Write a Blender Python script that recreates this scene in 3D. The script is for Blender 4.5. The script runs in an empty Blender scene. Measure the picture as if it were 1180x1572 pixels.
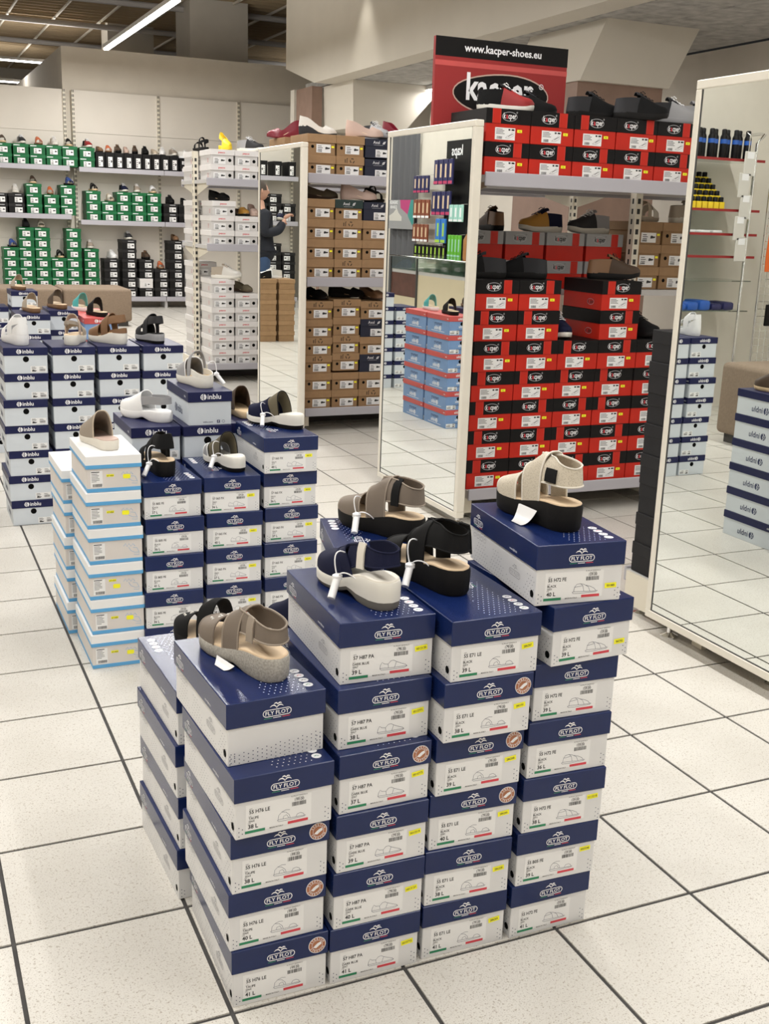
import bpy, bmesh, math, random
import numpy as np
from mathutils import Vector, Matrix
random.seed(7)
S = bpy.context.scene
COL = S.collection
PI = math.pi

# ------------------------------------------------------------------ camera
cam_d = bpy.data.cameras.new('camera')
cam = bpy.data.objects.new('camera', cam_d)
COL.objects.link(cam)
_yaw, _pit, _rol = 0.42350, 0.25870, 0.03340
_fw = Vector((math.sin(_yaw)*math.cos(_pit), math.cos(_yaw)*math.cos(_pit), -math.sin(_pit)))
_rt = Vector((math.cos(_yaw), -math.sin(_yaw), 0))
_up = _rt.cross(_fw)
_r2 = _rt*math.cos(_rol) + _up*math.sin(_rol)
_u2 = -_rt*math.sin(_rol) + _up*math.cos(_rol)
CAM = Vector((-0.4591, -1.5974, 1.35707))
cam.matrix_world = Matrix(((_r2.x, _u2.x, -_fw.x, CAM.x), (_r2.y, _u2.y, -_fw.y, CAM.y), (_r2.z, _u2.z, -_fw.z, CAM.z), (0, 0, 0, 1)))
cam_d.sensor_fit = 'VERTICAL'
cam_d.sensor_height = 36.0
cam_d.lens = 36.0*1689.5/1572.0
cam_d.clip_start = 0.05
cam_d.clip_end = 200
S.camera = cam

# ------------------------------------------------------------------ world, exposure
w = bpy.data.worlds.new('shop_air')
S.world = w
w.use_nodes = True
w.node_tree.nodes['Background'].inputs[0].default_value = (0.95, 0.93, 0.9, 1)
w.node_tree.nodes['Background'].inputs[1].default_value = 0.02
S.view_settings.view_transform = 'Standard'
S.view_settings.look = 'None'
S.view_settings.gamma = 1.0
S.view_settings.use_curve_mapping = False
S.view_settings.exposure = -0.54
TUBE_W = 62.0      # watts of one linear ceiling lamp

# ------------------------------------------------------------------ materials
MATS = {}
def mat(name, col, rough=0.5, metal=0.0, var=0.0, scale=30.0, bump=0.0, bscale=200.0, spec=0.5, emit=0.0, trans=0.0, coat=0.0):
    if name in MATS: return MATS[name]
    m = bpy.data.materials.new(name)
    m.use_nodes = True
    nt = m.node_tree; N = nt.nodes; Lk = nt.links
    b = N['Principled BSDF']
    b.inputs['Base Color'].default_value = (*col, 1)
    b.inputs['Roughness'].default_value = rough
    b.inputs['Metallic'].default_value = metal
    b.inputs['Specular IOR Level'].default_value = spec
    if coat: b.inputs['Coat Weight'].default_value = coat
    if trans:
        b.inputs['Transmission Weight'].default_value = trans
    if emit:
        b.inputs['Emission Color'].default_value = (*col, 1)
        b.inputs['Emission Strength'].default_value = emit
    if var or bump:
        g = N.new('ShaderNodeNewGeometry')
    if var:
        nz = N.new('ShaderNodeTexNoise'); nz.inputs['Scale'].default_value = scale; nz.inputs['Detail'].default_value = 3
        Lk.new(g.outputs['Position'], nz.inputs['Vector'])
        r = N.new('ShaderNodeValToRGB')
        r.color_ramp.elements[0].position = .3; r.color_ramp.elements[1].position = .7
        r.color_ramp.elements[0].color = (*[c*(1-var) for c in col], 1)
        r.color_ramp.elements[1].color = (*[min(1, c*(1+var)) for c in col], 1)
        Lk.new(nz.outputs['Fac'], r.inputs['Fac']); Lk.new(r.outputs['Color'], b.inputs['Base Color'])
    if bump:
        n2 = N.new('ShaderNodeTexNoise'); n2.inputs['Scale'].default_value = bscale; n2.inputs['Detail'].default_value = 2
        Lk.new(g.outputs['Position'], n2.inputs['Vector'])
        bp = N.new('ShaderNodeBump'); bp.inputs['Strength'].default_value = bump; bp.inputs['Distance'].default_value = .002
        Lk.new(n2.outputs['Fac'], bp.inputs['Height']); Lk.new(bp.outputs['Normal'], b.inputs['Normal'])
    MATS[name] = m
    return m

def mesh_weave(name, c1, c2, scale):
    m = mat(name, c1, .8)
    nt = m.node_tree; N = nt.nodes; Lk = nt.links; b = N['Principled BSDF']
    tc = N.new('ShaderNodeTexCoord')
    v = N.new('ShaderNodeTexVoronoi'); v.inputs['Scale'].default_value = scale
    Lk.new(tc.outputs['Object'], v.inputs['Vector'])
    r = N.new('ShaderNodeValToRGB'); r.color_ramp.elements[0].position = .18; r.color_ramp.elements[1].position = .42
    r.color_ramp.elements[0].color = (*c2, 1); r.color_ramp.elements[1].color = (*c1, 1)
    Lk.new(v.outputs['Distance'], r.inputs['Fac']); Lk.new(r.outputs['Color'], b.inputs['Base Color'])
    return m

def tile_mat():
    m = mat('speckled_stoneware_tile', (.68, .64, .57), .32, spec=.45)
    nt = m.node_tree; N = nt.nodes; Lk = nt.links; b = N['Principled BSDF']
    g = N.new('ShaderNodeNewGeometry')
    cols = [((.60, .575, .525), (.68, .655, .605))]
    nz = N.new('ShaderNodeTexNoise'); nz.inputs['Scale'].default_value = 3.0; nz.inputs['Detail'].default_value = 5
    Lk.new(g.outputs['Position'], nz.inputs['Vector'])
    r0 = N.new('ShaderNodeValToRGB'); r0.color_ramp.elements[0].position = .35; r0.color_ramp.elements[1].position = .65
    r0.color_ramp.elements[0].color = (*cols[0][0], 1); r0.color_ramp.elements[1].color = (*cols[0][1], 1)
    Lk.new(nz.outputs['Fac'], r0.inputs['Fac'])
    last = r0.outputs['Color']
    for sc_, lo, hi, c in ((150, .61, .68, (.47, .43, .37)), (300, .62, .70, (.33, .29, .25)), (520, .58, .70, (.46, .42, .36))):
        n2 = N.new('ShaderNodeTexNoise'); n2.inputs['Scale'].default_value = sc_; n2.inputs['Detail'].default_value = 1.5
        Lk.new(g.outputs['Position'], n2.inputs['Vector'])
        r = N.new('ShaderNodeValToRGB'); r.color_ramp.elements[0].position = lo; r.color_ramp.elements[1].position = hi
        Lk.new(n2.outputs['Fac'], r.inputs['Fac'])
        mx = N.new('ShaderNodeMix'); mx.data_type = 'RGBA'
        Lk.new(r.outputs['Color'], mx.inputs['Factor'])
        Lk.new(last, mx.inputs['A']); mx.inputs['B'].default_value = (*c, 1)
        last = mx.outputs['Result']
    Lk.new(last, b.inputs['Base Color'])
    return m

M = dict(
    tile=tile_mat(),
    grout=mat('dark_grout', (.055, .052, .05), .9, var=.2, scale=20),
    wall=mat('cream_wall_paint', (.64, .59, .51), .75, var=.03, scale=4, bump=.05, bscale=90),
    wall2=mat('pale_wall_paint', (.66, .62, .55), .75, var=.03, scale=4),
    panel=mat('cream_shelf_panel', (.70, .655, .585), .5, var=.02, scale=3),
    upright=mat('cream_lacquered_steel', (.70, .65, .54), .4, spec=.5),
    slot=mat('dark_slot', (.03, .03, .03), .8),
    shelf=mat('white_shelf_steel', (.52, .51, .50), .4),
    rail=mat('grey_price_rail', (.43, .42, .46), .35),
    kick=mat('dark_kick_plate', (.05, .045, .04), .6),
    frame=mat('ivory_mirror_frame', (.74, .70, .61), .35, var=.02, scale=20),
    mirror=mat('mirror_glass', (.86, .89, .86), .0, 1.0),
    mirror_edge=mat('mirror_dark_edge', (.05, .05, .05), .4),
    chrome=mat('chrome', (.8, .8, .8), .12, 1.0),
    ceil_brown=mat('brown_ceiling_void', (.15, .115, .07), .9, var=.2, scale=6),
    slat=mat('brown_ceiling_slat', (.42, .32, .20), .8),
    tbar=mat('pale_ceiling_bar', (.80, .74, .64), .6),
    conduit=mat('grey_conduit', (.55, .53, .52), .5),
    ceil_grey=mat('grey_ceiling_tile', (.40, .39, .37), .9, var=.25, scale=9, bump=.3, bscale=30),
    bulk=mat('beige_bulkhead_paint', (.62, .58, .505), .75, var=.02, scale=3),
    brownclad=mat('brown_column_cladding', (.26, .17, .13), .6, var=.08, scale=8),
    lamp=mat('lamp_tube_glow', (1, .98, .94), .4, emit=14),
    navy=mat('navy_gloss_card', (.0055, .0160, .084), .27, var=.06, scale=15, spec=.42),
    white=mat('white_card', (.70, .70, .705), .45, var=.02, scale=15),
    white_lbl=mat('white_label_paper', (.80, .80, .80), .5),
    grey_lbl=mat('grey_print', (.42, .42, .44), .6),
    ink=mat('black_print', (.02, .02, .022), .6),
    ink_navy=mat('navy_print', (.03, .04, .10), .6),
    wprint=mat('white_print', (.82, .82, .84), .5),
    green_p=mat('green_print', (.02, .22, .10), .5),
    red_p=mat('red_print', (.62, .05, .07), .5),
    yellow=mat('yellow_sticker', (.92, .88, .02), .5),
    stretch=mat('copper_sticker', (.36, .13, .055), .4, var=.1, scale=60),
    hole=mat('hole_dark', (.004, .004, .004), .9, spec=.1),
    inb_nv=mat('matt_navy_card', (.009, .012, .062), .45, var=.06, scale=15, spec=.3),
    inb_w=mat('pale_blue_card', (.60, .645, .69), .5, var=.02, scale=12),
    inb_red=mat('coral_card', (.52, .075, .07), .5, var=.05, scale=14),
    inb_blue=mat('sky_card', (.17, .29, .52), .5, var=.05, scale=14),
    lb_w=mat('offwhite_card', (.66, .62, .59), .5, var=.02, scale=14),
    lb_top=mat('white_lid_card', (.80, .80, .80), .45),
    lb_b=mat('light_blue_band', (.10, .36, .66), .45),
    k_red=mat('red_card', (.50, .020, .010), .4, var=.06, scale=12, spec=.3),
    k_blk=mat('black_card', (.006, .0055, .006), .45, spec=.2),
    k_grey=mat('shaded_grey_card', (.30, .30, .30), .5),  # grey lowered: shade behind the gap is put into the lid colour
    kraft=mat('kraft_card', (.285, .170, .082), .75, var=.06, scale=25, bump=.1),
    kraft_d=mat('dark_kraft_print', (.05, .03, .018), .8),
    dgreen=mat('dark_green_card', (.015, .035, .032), .5),
    dnavy=mat('dark_navy_card', (.012, .016, .035), .5),
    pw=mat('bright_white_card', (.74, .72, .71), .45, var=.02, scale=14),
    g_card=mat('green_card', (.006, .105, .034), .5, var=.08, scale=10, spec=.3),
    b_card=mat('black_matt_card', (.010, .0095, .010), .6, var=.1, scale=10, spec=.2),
    kraft_l=mat('kraft_lid_lit', (.315, .19, .094), .75, var=.06, scale=25, bump=.1), g_lid=mat('green_lid_lit', (.010, .135, .046), .5, var=.08, scale=10, spec=.3), b_lid=mat('black_lid_lit', (.018, .0175, .018), .55, spec=.25), pw_b=mat('white_body_shaded', (.60, .585, .575), .5, var=.02, scale=14),  # lids lightened, white body darkened: lid seam shading put into the colours
    char=mat('charcoal_card', (.016, .0155, .017), .65, var=.1, scale=10, spec=.25),
    sofa=mat('taupe_upholstery', (.235, .175, .125), .95, var=.08, scale=60, bump=.4, bscale=350),
    glass=mat('shelf_glass', (.80, .92, .86), .02, trans=1.0),
)
for n_, c_, r_ in (('taupe', (.175, .14, .11), .7), ('taupe_l', (.30, .25, .20), .7), ('blk_fab', (.0055, .0055, .006), .8), ('navy_fab', (.007, .009, .032), .8),
                   ('beige', (.50, .42, .32), .7), ('cream', (.70, .66, .58), .6), ('cork', (.62, .46, .28), .8), ('tan_insole', (.66, .50, .33), .7),
                   ('sole_grey', (.42, .39, .35), .8), ('sole_white', (.72, .70, .64), .6), ('sole_black', (.007, .0065, .0065), .65), ('sole_dg', (.17, .16, .14), .7),
                   ('brown_l', (.20, .105, .05), .55), ('dbrown', (.07, .045, .03), .5), ('white_l', (.80, .80, .80), .5), ('grey_fab', (.30, .30, .31), .7),
                   ('dgrey', (.028, .028, .031), .65), ('red_l', (.17, .008, .020), .35), ('orange_l', (.55, .12, .03), .5), ('yellow_l', (.80, .58, .02), .5),
                   ('silver', (.60, .58, .54), .3), ('rose', (.52, .38, .32), .5), ('blue_l', (.03, .07, .28), .6), ('teal', (.05, .38, .38), .5),
                   ('olive', (.12, .10, .06), .7), ('mustard', (.45, .22, .03), .6), ('tagw', (.86, .86, .87), .3), ('stone', (.40, .34, .27), .7), ('kred', (.28, .015, .015), .6)):
    M[n_] = mat('shoe_' + n_, c_, r_, bump=.12 if r_ > .6 else 0, bscale=500, spec=.5 if max(c_) > .08 else .22)
M['weave'] = mesh_weave('beige_mesh_weave', (.58, .52, .42), (.38, .33, .25), 420)
M['cracked'] = mat('crackled_grey_sole', (.40, .38, .34), .8, var=.22, scale=260, bump=.5, bscale=300)

# ------------------------------------------------------------------ mesh builder
class FR:
    def __init__(s, o, ux, uz):
        s.o = Vector(o); s.ux = Vector(ux); s.uz = Vector(uz)
    def P(s, a, b): return s.o + s.ux*a + s.uz*b
    def off(s, d):
        n = s.ux.cross(s.uz).normalized()
        return FR(s.o + n*d, s.ux, s.uz)

_TX = {}
def text_geo(st, bold=0.0):
    k = (st, bold)
    if k in _TX: return _TX[k]
    cu = bpy.data.curves.new('t', 'FONT'); cu.body = st; cu.size = 1.0; cu.resolution_u = 2; cu.offset = bold
    ob = bpy.data.objects.new('t', cu)
    me = bpy.data.meshes.new_from_object(ob)
    v = [(p.co.x, p.co.y) for p in me.vertices]; f = [tuple(p.vertices) for p in me.polygons]
    bpy.data.objects.remove(ob); bpy.data.curves.remove(cu); bpy.data.meshes.remove(me)
    xs = [p[0] for p in v] or [0]
    _TX[k] = (v, f, min(xs), max(xs))
    return _TX[k]

class MB:
    def __init__(s): s.v = []; s.f = []; s.m = []; s.mats = []
    def mi(s, m):
        m = M[m] if isinstance(m, str) else m
        if m not in s.mats: s.mats.append(m)
        return s.mats.index(m)
    def add(s, vs, fs, m):
        o = len(s.v); i = s.mi(m)
        s.v += [tuple(p) for p in vs]
        for f in fs: s.f.append(tuple(o+k for k in f)); s.m.append(i)
        return s
    def box(s, x0, x1, y0, y1, z0, z1, m):
        return s.add([(x0,y0,z0),(x1,y0,z0),(x1,y1,z0),(x0,y1,z0),(x0,y0,z1),(x1,y0,z1),(x1,y1,z1),(x0,y1,z1)],
                     [(0,3,2,1),(4,5,6,7),(0,1,5,4),(1,2,6,5),(2,3,7,6),(3,0,4,7)], m)
    def rbox(s, x0, x1, y0, y1, z0, z1, m, r=.01, seg=2):
        bm = bmesh.new(); bmesh.ops.create_cube(bm, size=1)
        for v in bm.verts:
            v.co = Vector(((x0+x1)/2+v.co.x*(x1-x0), (y0+y1)/2+v.co.y*(y1-y0), (z0+z1)/2+v.co.z*(z1-z0)))
        bmesh.ops.bevel(bm, geom=bm.edges[:], offset=r, segments=seg, affect='EDGES', profile=.5)
        bm.verts.index_update()
        s.add([v.co for v in bm.verts], [[v.index for v in f.verts] for f in bm.faces], m); bm.free()
        return s
    def rect(s, fr, a0, b0, a1, b1, m):
        return s.add([fr.P(a0,b0), fr.P(a1,b0), fr.P(a1,b1), fr.P(a0,b1)], [(0,1,2,3)], m)
    def poly(s, fr, pts, m):
        return s.add([fr.P(*p) for p in pts], [tuple(range(len(pts)))], m)
    def disc(s, fr, a, b, r, n, m, ry=None):
        ry = ry or r
        return s.poly(fr, [(a+r*math.cos(2*PI*k/n), b+ry*math.sin(2*PI*k/n)) for k in range(n)], m)
    def strip(s, fr, pts, wd, m, closed=False, taper=False):
        n = len(pts); L = []; R = []
        for i, p in enumerate(pts):
            a = pts[(i-1) % n] if (closed or i > 0) else p
            c = pts[(i+1) % n] if (closed or i < n-1) else p
            dx, dy = c[0]-a[0], c[1]-a[1]; l = math.hypot(dx, dy) or 1
            h = wd/2*(1 if not taper else .25+.75*math.sin(PI*i/(n-1)))
            L.append(fr.P(p[0]-dy/l*h, p[1]+dx/l*h)); R.append(fr.P(p[0]+dy/l*h, p[1]-dx/l*h))
        fs = []
        for i in range(n if closed else n-1):
            j = (i+1) % n
            fs.append((n+i, n+j, j, i))
        return s.add(L+R, fs, m)
    def ring(s, fr, a, b, r, wd, m, n=20):
        return s.strip(fr, [(a+r*math.cos(2*PI*k/n), b+r*math.sin(2*PI*k/n)) for k in range(n)], wd, m, closed=True)
    def text(s, fr, a, b, st, size, m, al='l', bold=0.0, sx=1.0):
        v, f, x0, x1 = text_geo(st, bold)
        sh = {'l': -x0, 'c': -(x0+x1)/2, 'r': -x1}[al]
        return s.add([fr.P(a+(x+sh)*size*sx, b+y*size) for x, y in v], f, m)
    def tube(s, pts, r, m, n=8, cap=True, r2=None):
        pts = [Vector(p) for p in pts]; vs = []; K = len(pts)
        prev = None
        for i, p in enumerate(pts):
            d = (pts[min(i+1, K-1)] - pts[max(i-1, 0)]).normalized()
            u = prev if prev is not None else (Vector((0,0,1)) if abs(d.z) < .9 else Vector((1,0,0)))
            u = (u - d*u.dot(d)).normalized(); prev = u
            v = d.cross(u); rr = r if r2 is None else r+(r2-r)*i/(K-1)
            for k in range(n):
                a = 2*PI*k/n; vs.append(p+u*math.cos(a)*rr+v*math.sin(a)*rr)
        fs = [(i*n+k, i*n+(k+1) % n, (i+1)*n+(k+1) % n, (i+1)*n+k) for i in range(K-1) for k in range(n)]
        if cap: fs += [tuple(range(n-1, -1, -1)), tuple((K-1)*n+k for k in range(n))]
        return s.add(vs, fs, m)
    def lathe(s, c, prof, m, n=12):
        c = Vector(c); vs = []
        for r, z in prof:
            for k in range(n):
                a = 2*PI*k/n; vs.append(c+Vector((r*math.cos(a), r*math.sin(a), z)))
        K = len(prof)
        fs = [(i*n+k, i*n+(k+1) % n, (i+1)*n+(k+1) % n, (i+1)*n+k) for i in range(K-1) for k in range(n)]
        fs += [tuple(range(n-1, -1, -1)), tuple((K-1)*n+k for k in range(n))]
        return s.add(vs, fs, m)
    def mesh(s, name, smooth=None):
        me = bpy.data.meshes.new(name)
        me.from_pydata(s.v, [], s.f)
        for m in s.mats: me.materials.append(m)
        me.polygons.foreach_set('material_index', s.m)
        if smooth is not None:
            me.polygons.foreach_set('use_smooth', [True]*len(s.f))
            me.set_sharp_from_angle(angle=math.radians(smooth))
        me.update()
        return me

def link(name, data, parent=None, loc=(0,0,0), rz=0.0):
    o = bpy.data.objects.new(name, data); COL.objects.link(o)
    o.location = loc; o.rotation_euler = (0, 0, rz)
    if parent: o.parent = parent
    return o
def tag(o, label=None, cat=None, group=None, kind=None):
    if label: o['label'] = label
    if cat: o['category'] = cat
    if group: o['group'] = group
    if kind: o['kind'] = kind
    return o
def thing(name, label, cat, loc=(0,0,0), rz=0.0, group=None):
    return tag(link(name, None, None, loc, rz), label, cat, group)
def struct(name, mb, parent=None, label=None, cat=None):
    o = link(name, mb.mesh(name), parent)
    if not parent:
        o['kind'] = 'structure'
        tag(o, label, cat)
    return o
ORD = ['bottom', 'second', 'third', 'fourth', 'fifth', 'sixth', 'seventh', 'eighth', 'ninth', 'tenth']
NTH = ['first', 'second', 'third', 'fourth', 'fifth', 'sixth', 'seventh', 'eighth', 'ninth', 'tenth', 'eleventh', 'twelfth']
def level(k, n):
    return 'bottom' if k == 0 else ('topmost' if k == n-1 else ORD[k] + ' from bottom')

# ================================================================== THE SETTING
T = 1/3
X0, X1, Y0, Y1 = -2.4, 6.8, -4.0, 15.25
fl = struct('floor', MB().box(X0-.3, X1+.3, Y0-.3, 27.5, -.06, -.003, 'grout'), None, 'pale speckled square floor tiles with dark grout joints', 'floor')
def build_tiles():
    g = .0043
    bm_ = MB().box(g, T-g, g, T-g, -.006, 0, 'tile'); tm = bm_.mesh('tile')
    cells = []
    for i in range(int(X0/T)-1, int(X1/T)+1):
        for j in range(int(Y0/T)-1, int(27/T)):
            c = Vector(((i+.5)*T, (j+.5)*T, 0)); d = c-CAM
            z = d.dot(_fw)
            vis = 0
            if z > .2:
                px = 590+1689.5*d.dot(_r2)/z; py = 786-1689.5*d.dot(_u2)/z
                if -120 < px < 1300 and py < 1700: vis = 1
            under = (-.05 < c.x < .75 and 0 < c.y < .65) or (c.x > 1.95 and (.45 < c.y < 1.6 or 2.85 < c.y < 3.6 or 5.1 < c.y < 5.9))
            cells.append((0 if (vis and not under) else 1, d.length, i, j))
    cells.sort()
    far = MB()
    for k, (v, d, i, j) in enumerate(cells):
        if k < 300 and v == 0:
            link('tile', tm, fl, (i*T, j*T, 0))
        else:
            far.box(i*T+g, i*T+T-g, j*T+g, j*T+T-g, -.006, 0, 'tile')
    o = link('far_tiles', far.mesh('far_tiles'), fl); o['kind'] = 'stuff'
build_tiles()

# walls
struct('wall_back', MB().box(1.98, 6.2, 15.25, 26, 0, 3.555, 'wall'), None, 'cream partition wall rising behind the green box shelving', 'wall')
struct('wall_far', MB().box(X0-.3, 9, 27, 27.2, 0, 4.6, 'wall'), None, 'far cream wall beyond the partition', 'wall')
struct('wall_back_right', MB().box(4.74, X1+.2, 13.35, 13.5, 0, 3.02, 'wall2'), None, 'pale wall under the low ceiling at the back', 'wall')
struct('wall_right', MB().box(X1, X1+.2, Y0, 15.25, 0, 3.0, 'wall2'), None, 'pale wall behind the red box gondola at right', 'wall')
struct('wall_left', MB().box(X0-.2, X0, Y0, 27, 0, 4.6, 'wall2'), None, 'pale wall seen only in the mirrors', 'wall')
struct('wall_front', MB().box(X0, X1, Y0-.2, Y0, 0, 4.6, 'wall'), None, 'cream wall opposite the gondolas', 'wall')
struct('column_1', MB().box(4.02, 4.93, 16.1, 17.0, 3.555, 4.7, 'wall2'), None, 'wide beige column above the partition wall', 'column')
struct('column_2', MB().box(3.35, 4.15, 19.2, 19.8, 3.555, 4.7, 'wall2'), None, 'narrow beige column far behind the partition wall', 'column')
# bulkhead : ceiling drop between the high brown ceiling and the low grey one
bk = MB()
prof = [(Y0, 3.0), (12.26, 3.0), (13.35, 3.27), (13.35, 4.7), (Y0, 4.7)]
bk.add([(4.62, y, z) for y, z in prof]+[(4.9, y, z) for y, z in prof],
       [(0, 4, 3, 2, 1), (5, 6, 7, 8, 9), (0, 1, 6, 5), (1, 2, 7, 6), (2, 3, 8, 7), (3, 4, 9, 8), (4, 0, 5, 9)], 'bulk')
struct('bulkhead', bk, None, 'large beige bulkhead dropping from the high ceiling', 'bulkhead')
# low ceiling with square tiles
lowc = struct('ceiling_low', MB().box(4.9, X1, Y0, 13.35, 3.02, 3.1, 'ceil_grey'), None, 'low grey tiled ceiling at the right', 'ceiling')
ct = MB().rbox(.006, .594, .006, .594, 0, .02, 'ceil_grey', .006, 1).mesh('ceiling_tile')
for i in range(3):
    for j in range(13):
        link('ceiling_tile', ct, lowc, (4.92+i*.6, 5.0+j*.6, 3.0))
# slanted soffits and their brown clad columns
def soffit(name, lab, b0, b1, t0, t1, y0, y1, zb, zt, m='bulk'):
    mb = MB()
    mb.add([(b0, y0, zb), (b1, y0, zb), (b1, y1, zb), (b0, y1, zb), (t0, y0, zt), (t1, y0, zt), (t1, y1, zt), (t0, y1, zt)],
           [(0,3,2,1),(4,5,6,7),(0,1,5,4),(1,2,6,5),(2,3,7,6),(3,0,4,7)], m)
    return struct(name, mb, None, lab, 'soffit')
soffit('soffit_1', 'slanted beige soffit box above the red shoe box gondola', 4.80, 5.69, 5.02, 5.95, 6.5, 7.7, 2.51, 3.0)
struct('column_3', MB().box(4.82, 5.67, 6.56, 7.5, 0, 2.51, 'brownclad'), None, 'brown clad column under the slanted soffit', 'column')
struct('column_4', MB().box(5.46, 5.76, 8.0, 8.4, 0, 3.0, 'brownclad').box(5.24, 5.46, 8.02, 8.4, 2.4, 3.0, 'wall2'), None, 'brown clad column with a white panel behind the red sign', 'column')
struct('column_5', MB().box(4.72, 4.86, 12.6, 13.2, 0, 3.0, 'brownclad'), None, 'slim brown column at the end of the bulkhead', 'column')
soffit('soffit_2', 'slanted beige soffit far behind the brown box gondola', 4.9, 5.6, 4.88, 6.1, 11.6, 12.6, 2.45, 3.0)
# high open ceiling with slats
hc = struct('ceiling_high', MB().box(X0, 9, Y0, 27, 4.75, 4.85, 'ceil_brown'), None, 'high dark brown open slat ceiling', 'ceiling')
sl = MB().box(X0, 4.62, -.012, .012, 4.5, 4.62, 'slat').mesh('ceiling_slat')
sl2 = MB().box(X0, 8.9, -.012, .012, 4.5, 4.62, 'slat').mesh('ceiling_slat')
for k in range(70):
    y = 9.0+k*.26
    link('ceiling_slat', sl if y < 13.4 else sl2, hc, (0, y, 0))
tb = MB().box(-.014, .014, 9.0, 26.9, 4.47, 4.5, 'tbar').mesh('ceiling_bar')
for k in range(9): link('ceiling_bar', tb, hc, (.2+k*.75, 0, 0) if .2+k*.75 < 4.5 else (.2+k*.75, 0, 0))
cd = MB().tube([(X0+.1, 0, 4.40), (8.8, 0, 4.40)], .045, 'conduit', 10).mesh('conduit')
for y in (16.5, 19.0, 21.5): link('conduit', cd, hc, (0, y, 0))

# ------------------------------------------------------------------ ceiling lamps (linear, suspended)
_lm = {}
def lamp(x, y0, y1, z, label, power, along='y', group='linear ceiling lamps', up=0.0):
    L = y1-y0
    k = round(L, 3)
    if k not in _lm:
        _lm[k] = (MB().box(-.04, .04, 0, L, .0, .045, 'shelf').mesh('lamp_housing'),
                  MB().box(-.028, .028, .01, L-.01, -.022, 0, 'lamp').mesh('lamp_tube'),
                  MB().tube([(0, .15*L, .045), (0, .15*L, 1.05)], .004, 'conduit', 5).tube([(0, .85*L, .045), (0, .85*L, 1.05)], .004, 'conduit', 5).mesh('suspension_wire'))
    t = thing('ceiling_lamp', label, 'lamp', (x, y0, z), 0 if along == 'y' else -PI/2, group)
    link('lamp_housing', _lm[k][0], t); link('lamp_tube', _lm[k][1], t)
    if z < 4 and along == 'y' and x < 4.6 and not up: link('suspension_wire', _lm[k][2], t)
    li = bpy.data.lights.new('lamp_light', 'AREA'); li.shape = 'RECTANGLE'; li.size = .07; li.size_y = L
    li.energy = power; li.color = (1, .98, .945)
    lo = link('lamp_light', li, t, (0, L/2, -.03))
    if up:
        lu = bpy.data.lights.new('added_uplight', 'AREA'); lu.shape = 'RECTANGLE'; lu.size = .07; lu.size_y = L; lu.energy = power*up; lu.color = li.color  # added upward light, put in to brighten the brown slat ceiling
        link('added_uplight', lu, t, (0, L/2, .06)).rotation_euler = (PI, 0, 0)
    return t
lamp(2.36, 10.0, 13.95, 3.4, 'long glowing linear ceiling lamp above the green box shelving', TUBE_W*3.6, up=.4)
for k, y in enumerate((-3.2, -.6, 2.0, 4.6, 7.2)):
    lamp(1.7, y, y+2.3, 3.4, f'suspended linear ceiling lamp, {NTH[k]} in the row above the gondola ends', TUBE_W*1.05)
for k, y in enumerate((-3.2, -.6, 2.0, 4.6, 7.2, 9.8, 12.4)):
    lamp(-.9, y, y+2.3, 3.4, f'suspended linear ceiling lamp, {NTH[k]} in the row above the left aisle', TUBE_W)
for k, y in enumerate((-2.8, -.2, 2.4)):
    lamp(5.4, y, y+2.3, 2.95, f'linear lamp, {NTH[k]} in the row under the low ceiling', TUBE_W*.45)
for k, y in enumerate((8.9, 11.2)):
    lamp(5.9, y, y+1.2, 2.95, f'short linear lamp under the low ceiling, {NTH[k]} behind the sign', TUBE_W*.35)
lamp(.2, 19.4, 22.0, 3.8, 'distant thin linear lamp at the left edge of the brown ceiling', TUBE_W*.7, 'x', up=.8)
lamp(.0, 22.9, 25.5, 3.8, 'most distant linear lamp below the brown ceiling', TUBE_W*.7, 'x', up=.8)

lamp(8.2, 18.0, 22.0, 3.9, 'unseen added linear lamp brightening the slats beyond the bulkhead', TUBE_W*.8, up=1.2)  # added lamp, hidden from view, to light the dark ceiling by the bulkhead
# spot lamp washing the bulkhead
t = thing('spot_lamp', 'small spot lamp washing the beige bulkhead from above', 'lamp', (4.40, 10.6, 4.25))
link('spot_housing', MB().lathe((0, 0, 0), [(.045, 0), (.05, .02), (.05, .12), (.03, .15)], 'shelf', 14).mesh('spot_housing', 40), t)
link('spot_stem', MB().tube([(0, 0, .15), (0, 0, .5)], .01, 'conduit', 6).mesh('spot_stem'), t)
sl_ = bpy.data.lights.new('spot_light', 'SPOT'); sl_.energy = 90; sl_.spot_size = math.radians(62); sl_.spot_blend = .6; sl_.color = (1, .96, .88); sl_.shadow_soft_size = .04
link('spot_light', sl_, t, (0, 0, -.01)).rotation_euler = (0, math.radians(6), 0)

# ================================================================== SHOE BOXES
KIND = {}
def fronts(w, d): return FR((-w/2, -d/2-.0003, 0), (1, 0, 0), (0, 0, 1))
def shell(name, w, d, z0, z1, m, o=0.0, r=.0012):
    return MB().rbox(-w/2-o, w/2+o, -d/2-o, d/2+o, z0, z1, m, r, 1).mesh(name)
OV = .003
def lidfr(w, d, h, lh, o=OV): return FR((-w/2-o, -d/2-o-.0003, h-lh), (1, 0, 0), (0, 0, 1))
def barcode(mb, fr, a0, b0, a1, b1, m='ink', n=14, seed=1):
    rnd = random.Random(seed); a = a0
    while a < a1-.0004:
        wd = rnd.choice((.0006, .0009, .0014)); mb.rect(fr, a, b0, min(a+wd, a1), b1, m); a += wd+rnd.choice((.0006, .0009))
def lines(mb, fr, a0, b0, a1, n, dy, th, m='ink', seed=3):
    rnd = random.Random(seed)
    for k in range(n): mb.rect(fr, a0, b0-k*dy, a0+(a1-a0)*rnd.uniform(.45, 1), b0-k*dy+th, m)

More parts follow.
